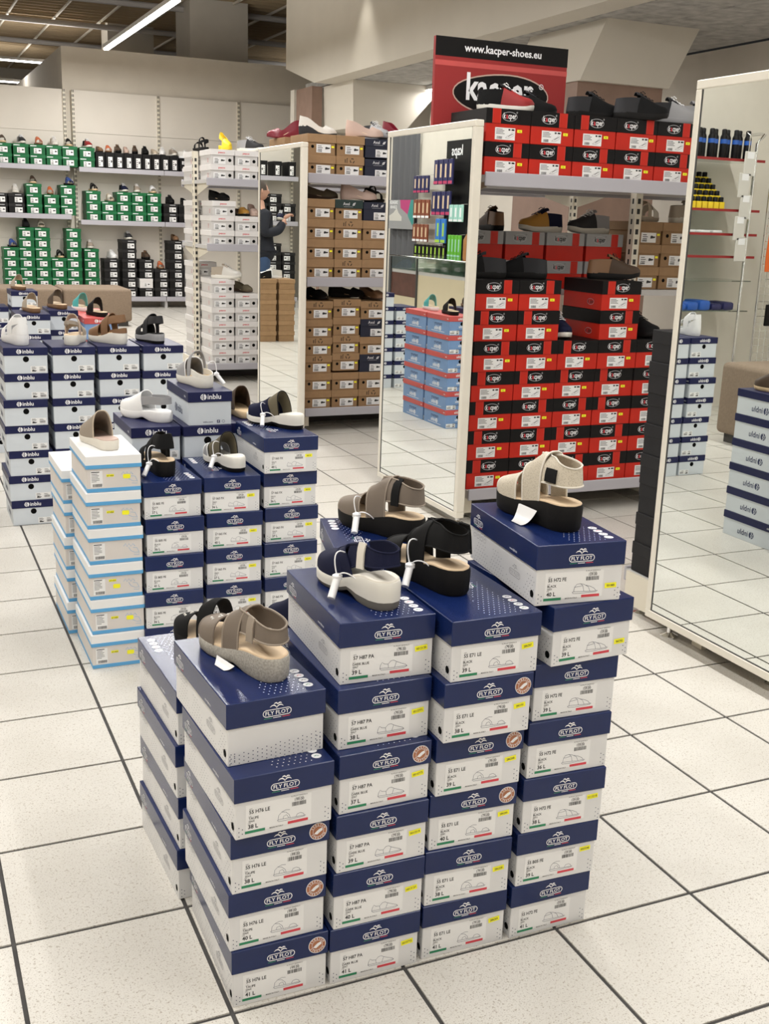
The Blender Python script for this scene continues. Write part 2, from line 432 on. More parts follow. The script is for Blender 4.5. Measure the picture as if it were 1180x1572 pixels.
# ---- "FLY FLOT" print
def gull(mb, fr, cx, cy, s, m, wd):
    L = [(-1.0, .10), (-.72, .30), (-.42, .34), (-.15, .18), (0, -.12)]
    R = [(0, -.12), (.18, .16), (.45, .30), (.75, .26), (1.0, .06)]
    for p in (L, R): mb.strip(fr, [(cx+a*s, cy+b*s) for a, b in p], wd, m, taper=True)
def flylogo(mb, fr, cx, cz, s=1.0, m='wprint', bars=True):
    a, b = .0253*s, .0060*s
    pts = []
    for k in range(9): t = -PI/2+PI*k/8; pts.append((cx+(a-b)+b*math.cos(t), cz+b*math.sin(t)))
    for k in range(9): t = PI/2+PI*k/8; pts.append((cx-(a-b)+b*math.cos(t), cz+b*math.sin(t)))
    mb.strip(fr, pts, .0014*s, m, closed=True)
    v_, f_, x0_, x1_ = text_geo('FLY FLOT', .014); mb.text(fr, cx, cz-.0033*s, 'FLY FLOT', .0098*s, m, 'c', .014, .0425/(.0098*(x1_-x0_)))
    gull(mb, fr, cx-.001*s, cz+.0098*s, .0120*s, m, .0024*s)
    gull(mb, fr, cx+.001*s, cz+.0152*s, .0070*s, m, .0026*s)
    if bars:
        for k, mm in enumerate(('green_p', 'wprint', 'red_p')):
            mb.rect(fr, cx-.024*s+k*.0165*s, cz-.0098*s, cx-.024*s+k*.0165*s+.0145*s, cz-.0086*s, mm)
W_, D_, H_, LH_ = .174, .306, .115, .046
def fly_parts():
    P = {}
    P['body'] = shell('body', W_, D_, 0, H_-LH_+.001, 'white')
    P['lid'] = shell('lid', W_, D_, H_-LH_, H_, 'navy', OV)
    mb = MB(); fr = lidfr(W_, D_, H_, LH_); flylogo(mb, fr, W_/2+OV, .018)
    P['lid_logo'] = mb.mesh('lid_logo')
    # left and right lid print
    mb = MB()
    for sgn in (-1, 1):
        fr = FR((sgn*(W_/2+OV+.0003), (D_/2+OV)*(1 if sgn < 0 else -1), H_-LH_), (0, -1 if sgn < 0 else 1, 0), (0, 0, 1))
        flylogo(mb, fr, .042, .016, .9)
        mb.text(fr, .195, .008, 'www.flyflot.it', .0062, 'wprint', 'l', .015)
    P['side_print'] = mb.mesh('side_print')
    # body dots, side circles, side logo
    mb = MB(); rnd = random.Random(5)
    for sgn in (-1, 1):
        fr = FR((sgn*(W_/2+.0003), D_/2*(1 if sgn < 0 else -1), 0), (0, -1 if sgn < 0 else 1, 0), (0, 0, 1))
        for k in range(4):
            mb.ring(fr, .018+k*.017, .058, .0072, .0009, 'grey_lbl', 12); mb.strip(fr, [(.014+k*.017, .056), (.018+k*.017, .060), (.022+k*.017, .057)], .0016, 'grey_lbl')
        flylogo(mb, fr, .215, .034, .95, 'grey_lbl', False)
        for i in range(26):
            for j in range(7):
                a = .012+i*.0112+(j % 2)*.0056; b = .006+j*.0075
                if b > .012+.05*abs(math.sin(i*.45)) or (.185 < a < .245 and b > .02): continue
                mb.disc(fr, a, b, .0011, 4, 'ink_navy')
    fr = fronts(W_, D_)
    for (a, b) in [(.006, .006), (.006, .014), (.006, .022), (.012, .010), (.012, .018), (.162, .010), (.162, .019), (.162, .028), (.168, .014), (.168, .024), (.168, .006)]:
        mb.disc(fr, a, b, .0011, 6, 'ink_navy')
    P['dot_print'] = mb.mesh('dot_print')
    mb = MB()
    for sgn in (-1, 1):
        mb.disc(FR((sgn*(W_/2+.0004), 0, 0), (0, 1 if sgn > 0 else -1, 0), (0, 0, 1)), sgn*(-D_/2+.014)*1, .02, .0072, 14, 'hole')
    P['finger_hole'] = mb.mesh('finger_hole')
    for nm, fl_ in (('lid_print', 0), ('lid_print_turned', 1)):
        mb = MB()
        fr = FR((0, 0, H_+.0003), (1, 0, 0), (0, 1, 0)) if not fl_ else FR((0, 0, H_+.0003), (-1, 0, 0), (0, -1, 0))
        for k in range(4):
            cx, cy = W_/2-.020-.004*k*0, -D_/2+.024+k*.021
            mb.disc(fr, cx, cy, .0088, 18, 'wprint')
            f2 = fr.off(.0003)
            mb.strip(f2, [(cx-.004, cy-.001), (cx, cy+.002), (cx+.004, cy-.001)], .0016, ('green_p', 'ink', 'red_p', 'ink_navy')[k])
        for i in range(7):
            for j in range(17):
                if i+.35*j > 7.5: continue
                mb.disc(fr, W_/2-.034-i*.0105-(j % 2)*.005, -D_/2+.012+j*.0105, .0012, 6, 'wprint')
        flylogo(mb, FR(fr.P(W_/2-.060, -D_/2+.185), (fr.uz), (-fr.ux)), 0, 0, 1.25)
        P[nm] = mb.mesh('lid_print')
    # stretch sticker on lid front
    mb = MB(); fr = lidfr(W_, D_, H_, LH_).off(.0003); cx, cz, r = .158, .0225, .0165
    mb.disc(fr, cx, cz, r, 28, 'wprint'); f2 = fr.off(.0002); mb.disc(f2, cx, cz, r*.93, 28, 'stretch'); f3 = f2.off(.0002)
    mb.ring(f3, cx, cz, r*.60, .0006, 'wprint', 24)
    for word, top in (('STRETCH', True), ('STRETCH', False)):
        for i, chh in enumerate(word):
            ang = (PI/2-(i-3)*.36) if top else (-PI/2+(i-3)*.36)
            px, pz = cx+math.cos(ang)*r*.77, cz+math.sin(ang)*r*.77
            tx = Vector((math.sin(ang), -math.cos(ang))) if top else Vector((-math.sin(ang), math.cos(ang)))
            ty = Vector((math.cos(ang), math.sin(ang)))*(1 if top else -1)
            o = f3.P(px, pz); ff = FR(o, f3.ux*tx.x+f3.uz*tx.y, f3.ux*ty.x+f3.uz*ty.y)
            mb.text(ff, 0, -.0016, chh, .0050, 'wprint', 'c', .02)
    mb.poly(f3, [(cx-.008, cz-.004), (cx-.002, cz-.006), (cx+.003, cz-.002), (cx+.008, cz+.001), (cx+.007, cz+.006), (cx+.001, cz+.004), (cx-.003, cz+.001)], 'wprint')
    P['stretch_sticker'] = mb.mesh('stretch_sticker')
    # plain dotted front (label end turned away)
    mb = MB(); fr = fronts(W_, D_)
    for i in range(21):
        for j in range(5):
            a = .004+i*.0082; b = .004+j*.0072+(i % 2)*.0036
            if b < .022+.016*(i/21): mb.disc(fr, a, b, .0011, 6, 'ink_navy')
    P['front_dots'] = mb.mesh('front_dots')
    return P
FLY = fly_parts()
SK = {   # little line drawings of the shoe inside
    'a': [[(0, .14), (.05, .02), (.3, 0), (.6, 0), (.9, .03), (1, .14)], [(0, .14), (.02, .45), (.08, .72), (.15, .56), (.30, .50), (.40, .76), (.50, .80), (.62, .62), (.80, .42), (.95, .28), (1, .14)], [(.30, .50), (.32, .16)], [(.60, .62), (.54, .14)], [(0, .18), (.5, .13), (1, .16)]],
    'b': [[(0, .16), (.04, .03), (.3, 0), (.6, .02), (.95, .04), (1, .12), (.7, .13), (.4, .16), (.1, .2), (0, .16)], [(.03, .2), (.05, .58), (.15, .82), (.30, .74), (.42, .45), (.45, .16)], [(.2, .2), (.22, .42), (.32, .5), (.38, .3), (.38, .16)], [(.65, .13), (.70, .38), (.82, .44), (.92, .30), (.95, .1)], [(.15, .82), (.30, .95), (.44, .9)]],
    'c': [[(0, .16), (.04, .03), (.3, 0), (.6, .02), (.95, .04), (1, .14), (.7, .13), (.4, .16), (.1, .2), (0, .16)], [(.06, .2), (.08, .6), (.16, .85), (.30, .9), (.40, .70), (.46, .16)], [(.28, .9), (.45, .80), (.62, .55), (.70, .14)], [(.52, .72), (.70, .58), (.86, .38), (.94, .12)], [(.08, .6), (.3, .66), (.40, .70)]]}
def fly_label(model, colour, code, size, price, sk):
    mb = MB(); fr = fronts(W_, D_)
    mb.rect(fr, .018, .0105, .136, .0615, 'white_lbl')
    f2 = fr.off(.0002)
    mb.text(f2, .024, .0525, 'ART.', .003, 'ink'); mb.text(f2, .024, .0445, model, .0096, 'ink', 'l', .022, .90)
    mb.text(f2, .023, .0395, 'COL.', .0026, 'ink'); mb.text(f2, .023, .0338, colour, .0066, 'ink', 'l', .018, .9); mb.text(f2, .023, .0288, code, .0052, 'ink', 'l', .01)
    mb.text(f2, .022, .0262, 'SIZE', .0026, 'ink'); mb.text(f2, .022, .0172, size, .0106, 'ink', 'l', .028, .95)
    mb.rect(f2, .0165, .0085, .052, .0135, 'green_p'); mb.text(f2, .0725, .0095, 'MADE IN ITALY', .0036, 'ink', 'c', .01); mb.rect(f2, .093, .0105, .130, .0155, 'red_p')
    for pl in SK[sk]: mb.strip(f2, [(.074+a*.052, .0185+b*.021) for a, b in pl], .0006, 'ink_navy')
    mb.text(f2, .114, .0600, 'FLYFLOT SANDALO', .0034, 'ink', 'c'); mb.text(f2, .114, .0566, 'CALZATURE', .0026, 'ink', 'c')
    mb.text(f2, .114, .0515, price, .0074, 'ink', 'c', .014, .9)
    barcode(mb, f2, .1005, .0425, .127, .0500, 'ink', seed=sum(map(ord, model+size)) % 97)
    return mb.mesh('size_label')
def fly_sticker(num, dx=0.0, dz=0.0, rot=.1):
    mb = MB(); fr = fronts(W_, D_).off(.0004)
    c, s_ = math.cos(rot), math.sin(rot)
    ff = FR(fr.P(.152+dx, .052+dz), fr.ux*c+fr.uz*s_, -fr.ux*s_+fr.uz*c)
    mb.rect(ff, -.012, -.005, .012, .005, 'yellow'); mb.text(ff.off(.0002), 0, -.0022, num, .0062, 'ink', 'c', .01, .9)
    return mb.mesh('price_sticker')
_LB = {}
def root_at(x, y, z, yaw, w, d):
    a = math.radians(yaw); c, s_ = math.cos(a), math.sin(a)
    return (x+c*w/2-s_*d/2, y+s_*w/2+c*d/2, z), a
def fly_box(x, y, k, yaw, where, group, art=None, size=None, stk=None, stretch=False, top=None, price=None, stkpos=(0, 0), z=None, plain=False):
    loc, a = root_at(x, y, k*H_ if z is None else z, yaw, W_, D_)
    t = thing('navy_lid_shoe_box', where, 'shoe box', loc, a, group)
    for n in ('body', 'lid', 'lid_logo', 'side_print', 'finger_hole'): link(n, FLY[n], t)
    link('dot_print', FLY['dot_print'], t)['kind'] = 'stuff'
    if plain: link('front_dots', FLY['front_dots'], t)['kind'] = 'stuff'
    elif art:
        key = (art, size)
        if key not in _LB: _LB[key] = fly_label(art[0], art[1], art[2], size, art[3], art[4])
        link('size_label', _LB[key], t)
    if stk: link('price_sticker', fly_sticker(stk, *stkpos), t)['label'] = 'yellow price sticker'
    if stretch: link('stretch_sticker', FLY['stretch_sticker'], t)['label'] = 'round copper STRETCH sticker'
    if top is not None: link('lid_print', FLY['lid_print_turned' if top else 'lid_print'], t)
    return t

# ---- generic maker for the other brands : list of (part, mesh)
def kind(name, w, d, h, parts): KIND[name] = dict(w=w, d=d, h=h, parts=parts)
NAMES = {'inblu': 'pale_blue_shoe_box', 'inblu_d1': 'pale_blue_shoe_box', 'inblu_small': 'pale_blue_shoe_box', 'inblu_red': 'coral_lid_shoe_box', 'lightblue': 'blue_banded_shoe_box', 'navy_axel': 'dark_navy_shoe_box',
         'pesco': 'white_shoe_box', 'green': 'green_shoe_box', 'black': 'black_shoe_box', 'black_up': 'black_shoe_box', 'black_wide': 'black_shoe_box', 'white_wall': 'white_shoe_box', 'charcoal': 'charcoal_shoe_box'}
def put(kd, x, y, z, yaw, label, group, extra=()):
    K = KIND[kd]; loc, a = root_at(x, y, z, yaw, K['w'], K['d'])
    t = thing(NAMES.get(kd, 'kraft_shoe_box' if kd.startswith('kraft') else 'red_shoe_box'), label, 'shoe box', loc, a, group)
    for n, me in K['parts']: link(n, me, t)
    for n, me in extra: link(n, me, t)
    return t

# inblu
def swirl(mb, fr, cx, cz, r, m, bg):
    mb.disc(fr, cx, cz, r, 18, m); f2 = fr.off(.0002)
    mb.strip(f2, [(cx+r*.15, cz+r*.95), (cx-r*.15, cz+r*.45), (cx+r*.12, cz-.05*r), (cx-r*.1, cz-r*.5), (cx+r*.2, cz-r*.95)], r*.28, bg)
    mb.strip(f2, [(cx-r*.75, cz+r*.5), (cx-r*.45, cz), (cx-r*.55, cz-r*.6)], r*.18, bg)
def inblu(name, w, d, h, lm, bm_, lbl=True, txt='wprint', hole=True, bg='inb_nv', small=False):
    lh = .034; P = [('body', shell('body', w, d, 0, h-lh+.001, bm_)), ('lid', shell('lid', w, d, h-lh, h, lm, OV))]
    mb = MB(); fr = lidfr(w, d, h, lh)
    swirl(mb, fr, w*.36, lh*.5, .0105, txt, bg); mb.text(fr, w*.36+.014, lh*.5-.0072, 'inblu', .0235, txt, 'l', .018, 1.05)
    P.append(('lid_logo', mb.mesh('lid_logo')))
    mb = MB()
    for sgn in (-1, 1):
        fr = FR((sgn*(w/2+.0003), d/2*(1 if sgn < 0 else -1), 0), (0, -1 if sgn < 0 else 1, 0), (0, 0, 1))
        swirl(mb, fr, d*.40, .036, .016, 'ink_navy' if not small else 'wprint', bm_); mb.text(fr, d*.40+.022, .025, 'inblu', .036, 'ink_navy' if not small else 'wprint', 'l', .018)
        if small: mb.text(fr, d*.5, .055, 'memory', .034, 'ink_navy', 'c', .01); mb.rect(fr, d*.2, .014, d*.8, .017, 'wprint')
        f2 = FR((sgn*(w/2+OV+.0003), d/2*(1 if sgn < 0 else -1), h-lh), (0, -1 if sgn < 0 else 1, 0), (0, 0, 1))
        mb.text(f2, d*.03 if sgn > 0 else d*.9, .012, 'inblu', .011, txt, 'l' if sgn > 0 else 'r', .02)
    P.append(('side_print', mb.mesh('side_print')))
    if hole: P.append(('finger_hole', MB().disc(fronts(w, d), w*.5, h-lh-.016, .0125, 20, 'hole').mesh('finger_hole')))
    if lbl:
        mb = MB(); fr = fronts(w, d); a = w*.60
        mb.rect(fr, a, .006, w-.006, .032, 'white_lbl'); f2 = fr.off(.0002)
        lines(mb, f2, a+.004, .027, a+.030, 3, .004, .0016); barcode(mb, f2, a+.036, .010, w-.010, .020, 'ink', seed=4); lines(mb, f2, a+.036, .026, w-.010, 2, .0035, .0012)
        mb.poly(f2, [(a+.005, .009), (a+.020, .009), (a+.026, .013), (a+.018, .014), (a+.010, .017), (a+.006, .015)], 'ink')
        P.append(('size_label', mb.mesh('size_label')))
    kind(name, w, d, h, P)
inblu('inblu', .177, .30, .112, 'inb_nv', 'inb_w')
inblu('inblu_d1', .158, .31, .113, 'inb_nv', 'inb_w')
inblu('inblu_small', .144, .30, .112, 'inb_nv', 'inb_w', lbl=False, hole=False)
inblu('inblu_red', .19, .33, .126, 'inb_red', 'inb_blue', bg='inb_red', small=True)
mb = MB(); fr = fronts(.144, .30); mb.text(fr, .048, .008, 'inblu.com', .0085, 'ink_navy', 'l', .01); mb.rect(fr, .095, .0065, .105, .0165, 'ink_navy'); mb.text(fr.off(.0002), .100, .0078, 'f', .010, 'wprint', 'c', .03); mb.ring(fr, .117, .0115, .0045, .001, 'ink_navy', 12)
KIND['inblu_small']['parts'].append(('web_print', mb.mesh('web_print')))
mb = MB(); fr = fronts(.19, .33); mb.text(fr, .095, .05, 'inblu', .024, 'wprint', 'c', .02); mb.text(fr, .10, .028, 'memory', .02, 'ink_navy', 'c', .01); mb.strip(fr, [(.03, .012), (.05, .012), (.05, .03), (.03, .03)], .0016, 'wprint', closed=True)
KIND['inblu_red']['parts'].append(('front_print', mb.mesh('front_print')))

# white boxes with light blue bands
def lightblue():
    w, d, h, lh = .156, .30, .111, .038
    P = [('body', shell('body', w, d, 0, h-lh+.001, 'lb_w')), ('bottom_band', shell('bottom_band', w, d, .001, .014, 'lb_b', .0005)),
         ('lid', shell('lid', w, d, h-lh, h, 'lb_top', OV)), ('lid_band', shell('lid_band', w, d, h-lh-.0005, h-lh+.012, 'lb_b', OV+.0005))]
    mb = MB(); fr = fronts(w, d); mb.rect(fr, .010, .0165, .045, .066, 'white_lbl'); f2 = fr.off(.0002)
    mb.rect(f2, .012, .061, .036, .0635, 'ink'); lines(mb, f2, .013, .056, .042, 6, .0045, .0013, 'ink'); barcode(mb, f2, .016, .018, .043, .027, 'ink')
    P.append(('size_label', mb.mesh('size_label')))
    mb = MB(); a0 = .100
    mb.strip(fr, [(a0, .052), (a0+.006, .060), (a0+.010, .05), (a0+.016, .059), (a0+.022, .05), (a0+.028, .058), (a0+.034, .05)], .0011, 'lb_b')
    mb.strip(fr, [(a0+.015, .048), (a0+.022, .036), (a0+.034, .030), (a0+.046, .030), (a0+.046, .022), (a0+.030, .024)], .0009, 'lb_b'); mb.strip(fr, [(a0+.028, .046), (a0+.040, .044), (a0+.046, .030)], .0009, 'lb_b')
    P.append(('sketch_print', mb.mesh('sketch_print')))
    kind('lightblue', w, d, h, P)
lightblue()
def lb_sticker(a, b):
    mb = MB(); fr = fronts(.156, .30).off(.0005); mb.poly(fr, [(a-.010, b-.0065), (a+.008, b-.0075), (a+.011, b-.004), (a+.010, b+.006), (a-.008, b+.0065), (a-.011, b+.003)], 'yellow'); return mb.mesh('price_sticker')
def lb_code(b=.05):
    mb = MB(); fr = fronts(.156, .30).off(.0004); mb.rect(fr, .056, b-.003, .078, b+.0045, 'yellow'); mb.text(fr.off(.0002), .067, b-.002, '071450', .0062, 'ink', 'c', .015); return mb.mesh('code_sticker')

# kacper
def kacper_mark(mb, fr, cx, cz, s=1.0, bgc='k_blk', tx='wprint', cap=False):
    n = 20
    mb.strip(fr, [(cx+.037*s*math.cos(2*PI*k/n), cz+.0185*s*math.sin(2*PI*k/n)) for k in range(n)], .0022*s, 'grey_lbl', closed=True)
    f2 = fr.off(.0002)
    a = cx-.031*s
    for wd, mm in (('k', tx), ('a', 'red_p'), ('cper', tx)):
        v, f_, x0, x1 = text_geo(wd, .022); mb.text(f2, a, cz-.0085*s, wd, .033*s, mm, 'l', .022, .66); a += (x1-x0)*.033*s*.66+.0016*s
    mb.ring(f2, cx+.035*s, cz+.018*s, .003*s, .0008*s, tx, 8)
def kacper(name, strip_a, logo_a, lm='k_blk', tx='wprint', lab_a=.06, stick=.15):
    w, d, h, lh = .2195, .33, .1375, .062
    P = [('body', shell('body', w, d, 0, h-lh+.001, 'k_red')), ('lid', shell('lid', w, d, h-lh, h, lm, .002))]
    mb = MB(); fr = lidfr(w, d, h, lh, .002); mb.rect(fr, strip_a, .0005, strip_a+.042, lh-.0005, 'k_red'); mb.rect(fr.off(.0002), strip_a+.002, .0005, strip_a+.003, lh-.0005, 'inb_red'); mb.rect(fr.off(.0002), strip_a+.039, .0005, strip_a+.040, lh-.0005, 'inb_red')
    kacper_mark(mb, fr.off(.0002), logo_a, lh*.5, 1.0, lm, tx); P.append(('lid_logo', mb.mesh('lid_logo')))
    mb = MB(); fr = FR((-w/2-.0004, d/2, 0), (0, -1, 0), (0, 0, 1)); kacper_mark(mb, fr, d*.72, .036, .75, 'k_red', 'ink'); P.append(('side_print', mb.mesh('side_print')))
    if lab_a:
        mb = MB(); fr = fronts(w, d); mb.rect(fr, lab_a, .010, lab_a+.100, .060, 'white_lbl'); f2 = fr.off(.0002)
        lines(mb, f2, lab_a+.005, .052, lab_a+.06, 4, .006, .0022, 'ink'); mb.rect(f2, lab_a+.066, .049, lab_a+.076, .056, 'ink'); mb.rect(f2, lab_a+.081, .049, lab_a+.096, .056, 'ink'); barcode(mb, f2, lab_a+.010, .013, lab_a+.036, .024, 'ink')
        mb.strip(f2, [(lab_a+.052, .018), (lab_a+.062, .026), (lab_a+.075, .032), (lab_a+.086, .042), (lab_a+.094, .040), (lab_a+.092, .028), (lab_a+.07, .018), (lab_a+.052, .018)], .0018, 'grey_lbl'); mb.strip(f2, [(lab_a+.066, .024), (lab_a+.08, .032), (lab_a+.09, .036)], .0022, 'ink')
        P.append(('size_label', mb.mesh('size_label')))
        mb = MB(); mb.rect(fr.off(.0004), stick, .043, stick+.024, .055, 'yellow'); mb.text(fr.off(.0006), stick+.012, .046, '042', .008, 'ink', 'c'); P.append(('price_sticker', mb.mesh('price_sticker')))
    kind(name, w, d, h, P)
kacper('kacper_a', .030, .115, lab_a=.045, stick=.155)
kacper('kacper_b', .142, .090, lab_a=.055, stick=.165)
kacper('kacper_c', .160, .075, lab_a=.075, stick=.180)
kacper('kacper_g', .150, .080, 'k_grey', 'ink', None)

# plain cardboard families
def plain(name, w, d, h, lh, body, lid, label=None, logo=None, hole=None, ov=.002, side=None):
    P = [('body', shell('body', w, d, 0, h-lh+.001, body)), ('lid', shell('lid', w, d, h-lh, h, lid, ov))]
    fr = fronts(w, d)
    if label:
        a0, b0, a1, b1 = label; mb = MB(); mb.rect(fr, a0, b0, a1, b1, 'white_lbl'); f2 = fr.off(.0003); dy = (b1-b0)/5
        lines(mb, f2, a0+.1*(a1-a0), b1-dy*1.3, a0+.55*(a1-a0), 3, dy, dy*.35, 'ink'); barcode(mb, f2, a0+.08*(a1-a0), b0+dy*.4, a0+.4*(a1-a0), b0+dy*1.4, 'ink'); 
        sx = a0+.62*(a1-a0); ww = .33*(a1-a0); mb.poly(f2, [(sx, b0+2*dy), (sx+ww*.9, b0+2.4*dy), (sx+ww, b0+3.1*dy), (sx+ww*.6, b0+3.2*dy), (sx+ww*.2, b0+3.6*dy), (sx, b0+3.2*dy)], 'ink')
        P.append(('size_label', mb.mesh('size_label')))
    if hole: P.append(('finger_hole', MB().disc(fr, hole[0], hole[1], hole[2], 16, 'hole').mesh('finger_hole')))
    if name.startswith('kraft'): P.append(('price_sticker', MB().rect(fr.off(.0004), w-.024, .045, w-.006, .056, 'yellow').mesh('price_sticker')))
    if logo:
        mb = MB(); logo(mb, lidfr(w, d, h, lh, ov), w, lh); P.append(('lid_logo', mb.mesh('lid_logo')))
    if side:
        mb = MB(); side(mb, FR((-w/2-.0004, d/2, 0), (0, -1, 0), (0, 0, 1)), d, h); P.append(('side_print', mb.mesh('side_print')))
    kind(name, w, d, h, P)
def recycle(mb, fr, w, lh):
    cx, cz = w*.60, lh*.5; r = .013
    for k in range(3):
        a = PI/2+k*2*PI/3; mb.strip(fr, [(cx+r*math.cos(a+t), cz+r*math.sin(a+t)) for t in (-.75, -.3, .15, .55)], .0062, 'kraft_d')
    cx = w*.38
    mb.strip(fr, [(cx-.008, cz-.013), (cx-.008, cz+.008)], .006, 'kraft_d'); mb.strip(fr, [(cx+.004, cz-.014), (cx+.004, cz+.012), (cx+.010, cz+.014)], .005, 'kraft_d')
def ariel(mb, fr, w, lh): 
    mb.text(fr, w*.42, lh*.36, 'Axel', .026, 'wprint', 'c', .0, .95); mb.strip(fr, [(w*.66, lh*.35), (w*.70, lh*.6), (w*.76, lh*.7), (w*.72, lh*.4)], .005, 'wprint', closed=True); mb.rect(fr, w*.32, lh*.16, w*.68, lh*.2, 'grey_lbl')
def pesco(mb, fr, w, lh): mb.text(fr, w*.5, lh*.34, 'pesco', .019, 'red_p', 'c', .03, 1.25)
def pesco_side(mb, fr, d, h):
    for k in range(3): mb.text(fr, d*.72, .020+k*.012, 'pesco', .011, 'red_p', 'c', .02, 1.2)
    mb.disc(fr, d*.80, h-.018, .006, 10, 'red_p')
KL = (.055, .010, .150, .060)
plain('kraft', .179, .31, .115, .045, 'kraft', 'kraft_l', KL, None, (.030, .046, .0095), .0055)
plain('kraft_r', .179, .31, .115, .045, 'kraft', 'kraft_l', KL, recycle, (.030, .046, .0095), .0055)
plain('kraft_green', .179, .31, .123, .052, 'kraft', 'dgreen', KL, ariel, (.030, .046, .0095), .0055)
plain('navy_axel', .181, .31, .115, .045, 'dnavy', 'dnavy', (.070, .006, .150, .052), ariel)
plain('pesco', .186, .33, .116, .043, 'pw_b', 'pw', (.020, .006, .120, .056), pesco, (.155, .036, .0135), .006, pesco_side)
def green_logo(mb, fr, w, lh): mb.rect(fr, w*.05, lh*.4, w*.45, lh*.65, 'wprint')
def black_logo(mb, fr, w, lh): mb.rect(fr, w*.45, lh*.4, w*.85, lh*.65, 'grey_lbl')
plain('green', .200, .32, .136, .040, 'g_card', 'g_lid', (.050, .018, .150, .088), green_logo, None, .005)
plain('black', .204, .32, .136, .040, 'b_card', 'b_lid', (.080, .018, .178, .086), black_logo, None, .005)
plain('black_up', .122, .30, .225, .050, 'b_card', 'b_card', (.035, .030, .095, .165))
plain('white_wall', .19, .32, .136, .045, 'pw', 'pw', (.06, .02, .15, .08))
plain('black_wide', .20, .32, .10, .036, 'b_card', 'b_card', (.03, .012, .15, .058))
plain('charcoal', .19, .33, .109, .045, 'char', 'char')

# ================================================================== SHOES
_U = [0, .015, .05, .12, .25, .42, .58, .70, .82, .91, .965, 1]
_OUT = [0, .30, .52, .66, .70, .72, .86, .97, .92, .70, .44, 0]
_INN = [0, .30, .52, .64, .64, .58, .72, .86, .84, .64, .40, 0]
_HU = [0, .12, .30, .42, .52, .62, .72, .82, .90, .96, 1]
_HH = [.066, .072, .080, .078, .068, .056, .045, .036, .028, .019, .006]
def sm(u, a, b):
    t = min(1, max(0, (u-a)/(b-a))); return t*t*(3-2*t)
class Last:
    def __init__(s, L=.245, W=.094, hh=.040, th=.022, spring=.006, hs=1.0):
        s.L, s.W, s.hh, s.th, s.spring, s.hs = L, W, hh, th, spring, hs
    def zt(s, u): return s.th+(s.hh-s.th)*(1-sm(u, .18, .62))+s.spring*sm(u, .75, 1)
    def zb(s, u): return s.spring*sm(u, .72, 1)*1.3
    def half(s, u, side): return float(np.interp(u, _U, _OUT if side > 0 else _INN))*s.W/2
    def H(s, u): return float(np.interp(u, _HU, _HH))*s.hs
    def pt(s, u, t, hs=1.0, inset=.97):
        c = math.cos(PI*t); side = 1 if c >= 0 else -1
        sg = math.sin(PI*t)
        y = s.half(u, side)*abs(c)**.75*side*inset
        return Vector((u*s.L, y, s.zt(u)+s.H(u)*hs*sg**.72))
def outline(la, n, sc=1.0):
    us = [(1-math.cos(PI*k/n))/2 for k in range(n+1)]
    return us, [(u, 1) for u in us]+[(u, -1) for u in us[-2:0:-1]]
def sole_mesh(la, m, n=22, m2=None, h2=.010, arch=0.0, name='sole', flare=1.0):
    us, ring = outline(la, n); K = len(ring); mb = MB()
    cx = la.L/2
    def P(u, sd, f, sc):
        zb = la.zb(u)+arch*math.exp(-((u-.42)/.09)**2); zt_ = la.zt(u)
        return (cx+(u*la.L-cx)*(1-(1-sc)*.45), la.half(u, sd)*sd*sc, zb+(zt_-zb)*f)
    levels = [(0, .90), (.12, .965), (.5, .985*flare), (.88, 1.0), (1.0, .975)]
    if m2: levels = [(0, .90), (.08, .955), (.30, .975), (.305, 1.0), (.6, 1.0), (.9, 1.01), (1.0, .975)]
    vs = [P(u, sd, f, sc) for f, sc in levels for u, sd in ring]
    split = 2 if m2 else -1
    for li in range(len(levels)-1):
        mm = m2 if (m2 and li < split) else m
        o = len(mb.v)
        row = vs[li*K:(li+2)*K]
        mb.add(row, [(k, (k+1) % K, K+(k+1) % K, K+k) for k in range(K)][::1], mm)
    def cap(lv, mm, up):
        row = vs[lv*K:(lv+1)*K]; fs = []
        for i in range(n):
            a, b = i, i+1; c, d = (K-i) % K, (K-i-1) % K
            f = (a, b, d, c) if i > 0 and i < n-1 else ((a, b, d) if i == 0 else (a, b, c))
            fs.append(tuple(reversed(f)) if up else f)
        mb.add(row, fs, mm)
    cap(0, m2 or m, False); cap(len(levels)-1, m, True)
    me = mb.mesh(name)
    bm = bmesh.new(); bm.from_mesh(me); bmesh.ops.remove_doubles(bm, verts=bm.verts, dist=1e-5); bmesh.ops.recalc_face_normals(bm, faces=bm.faces); bm.to_mesh(me); bm.free()
    me.polygons.foreach_set('use_smooth', [True]*len(me.polygons)); me.set_sharp_from_angle(angle=math.radians(48))
    return me
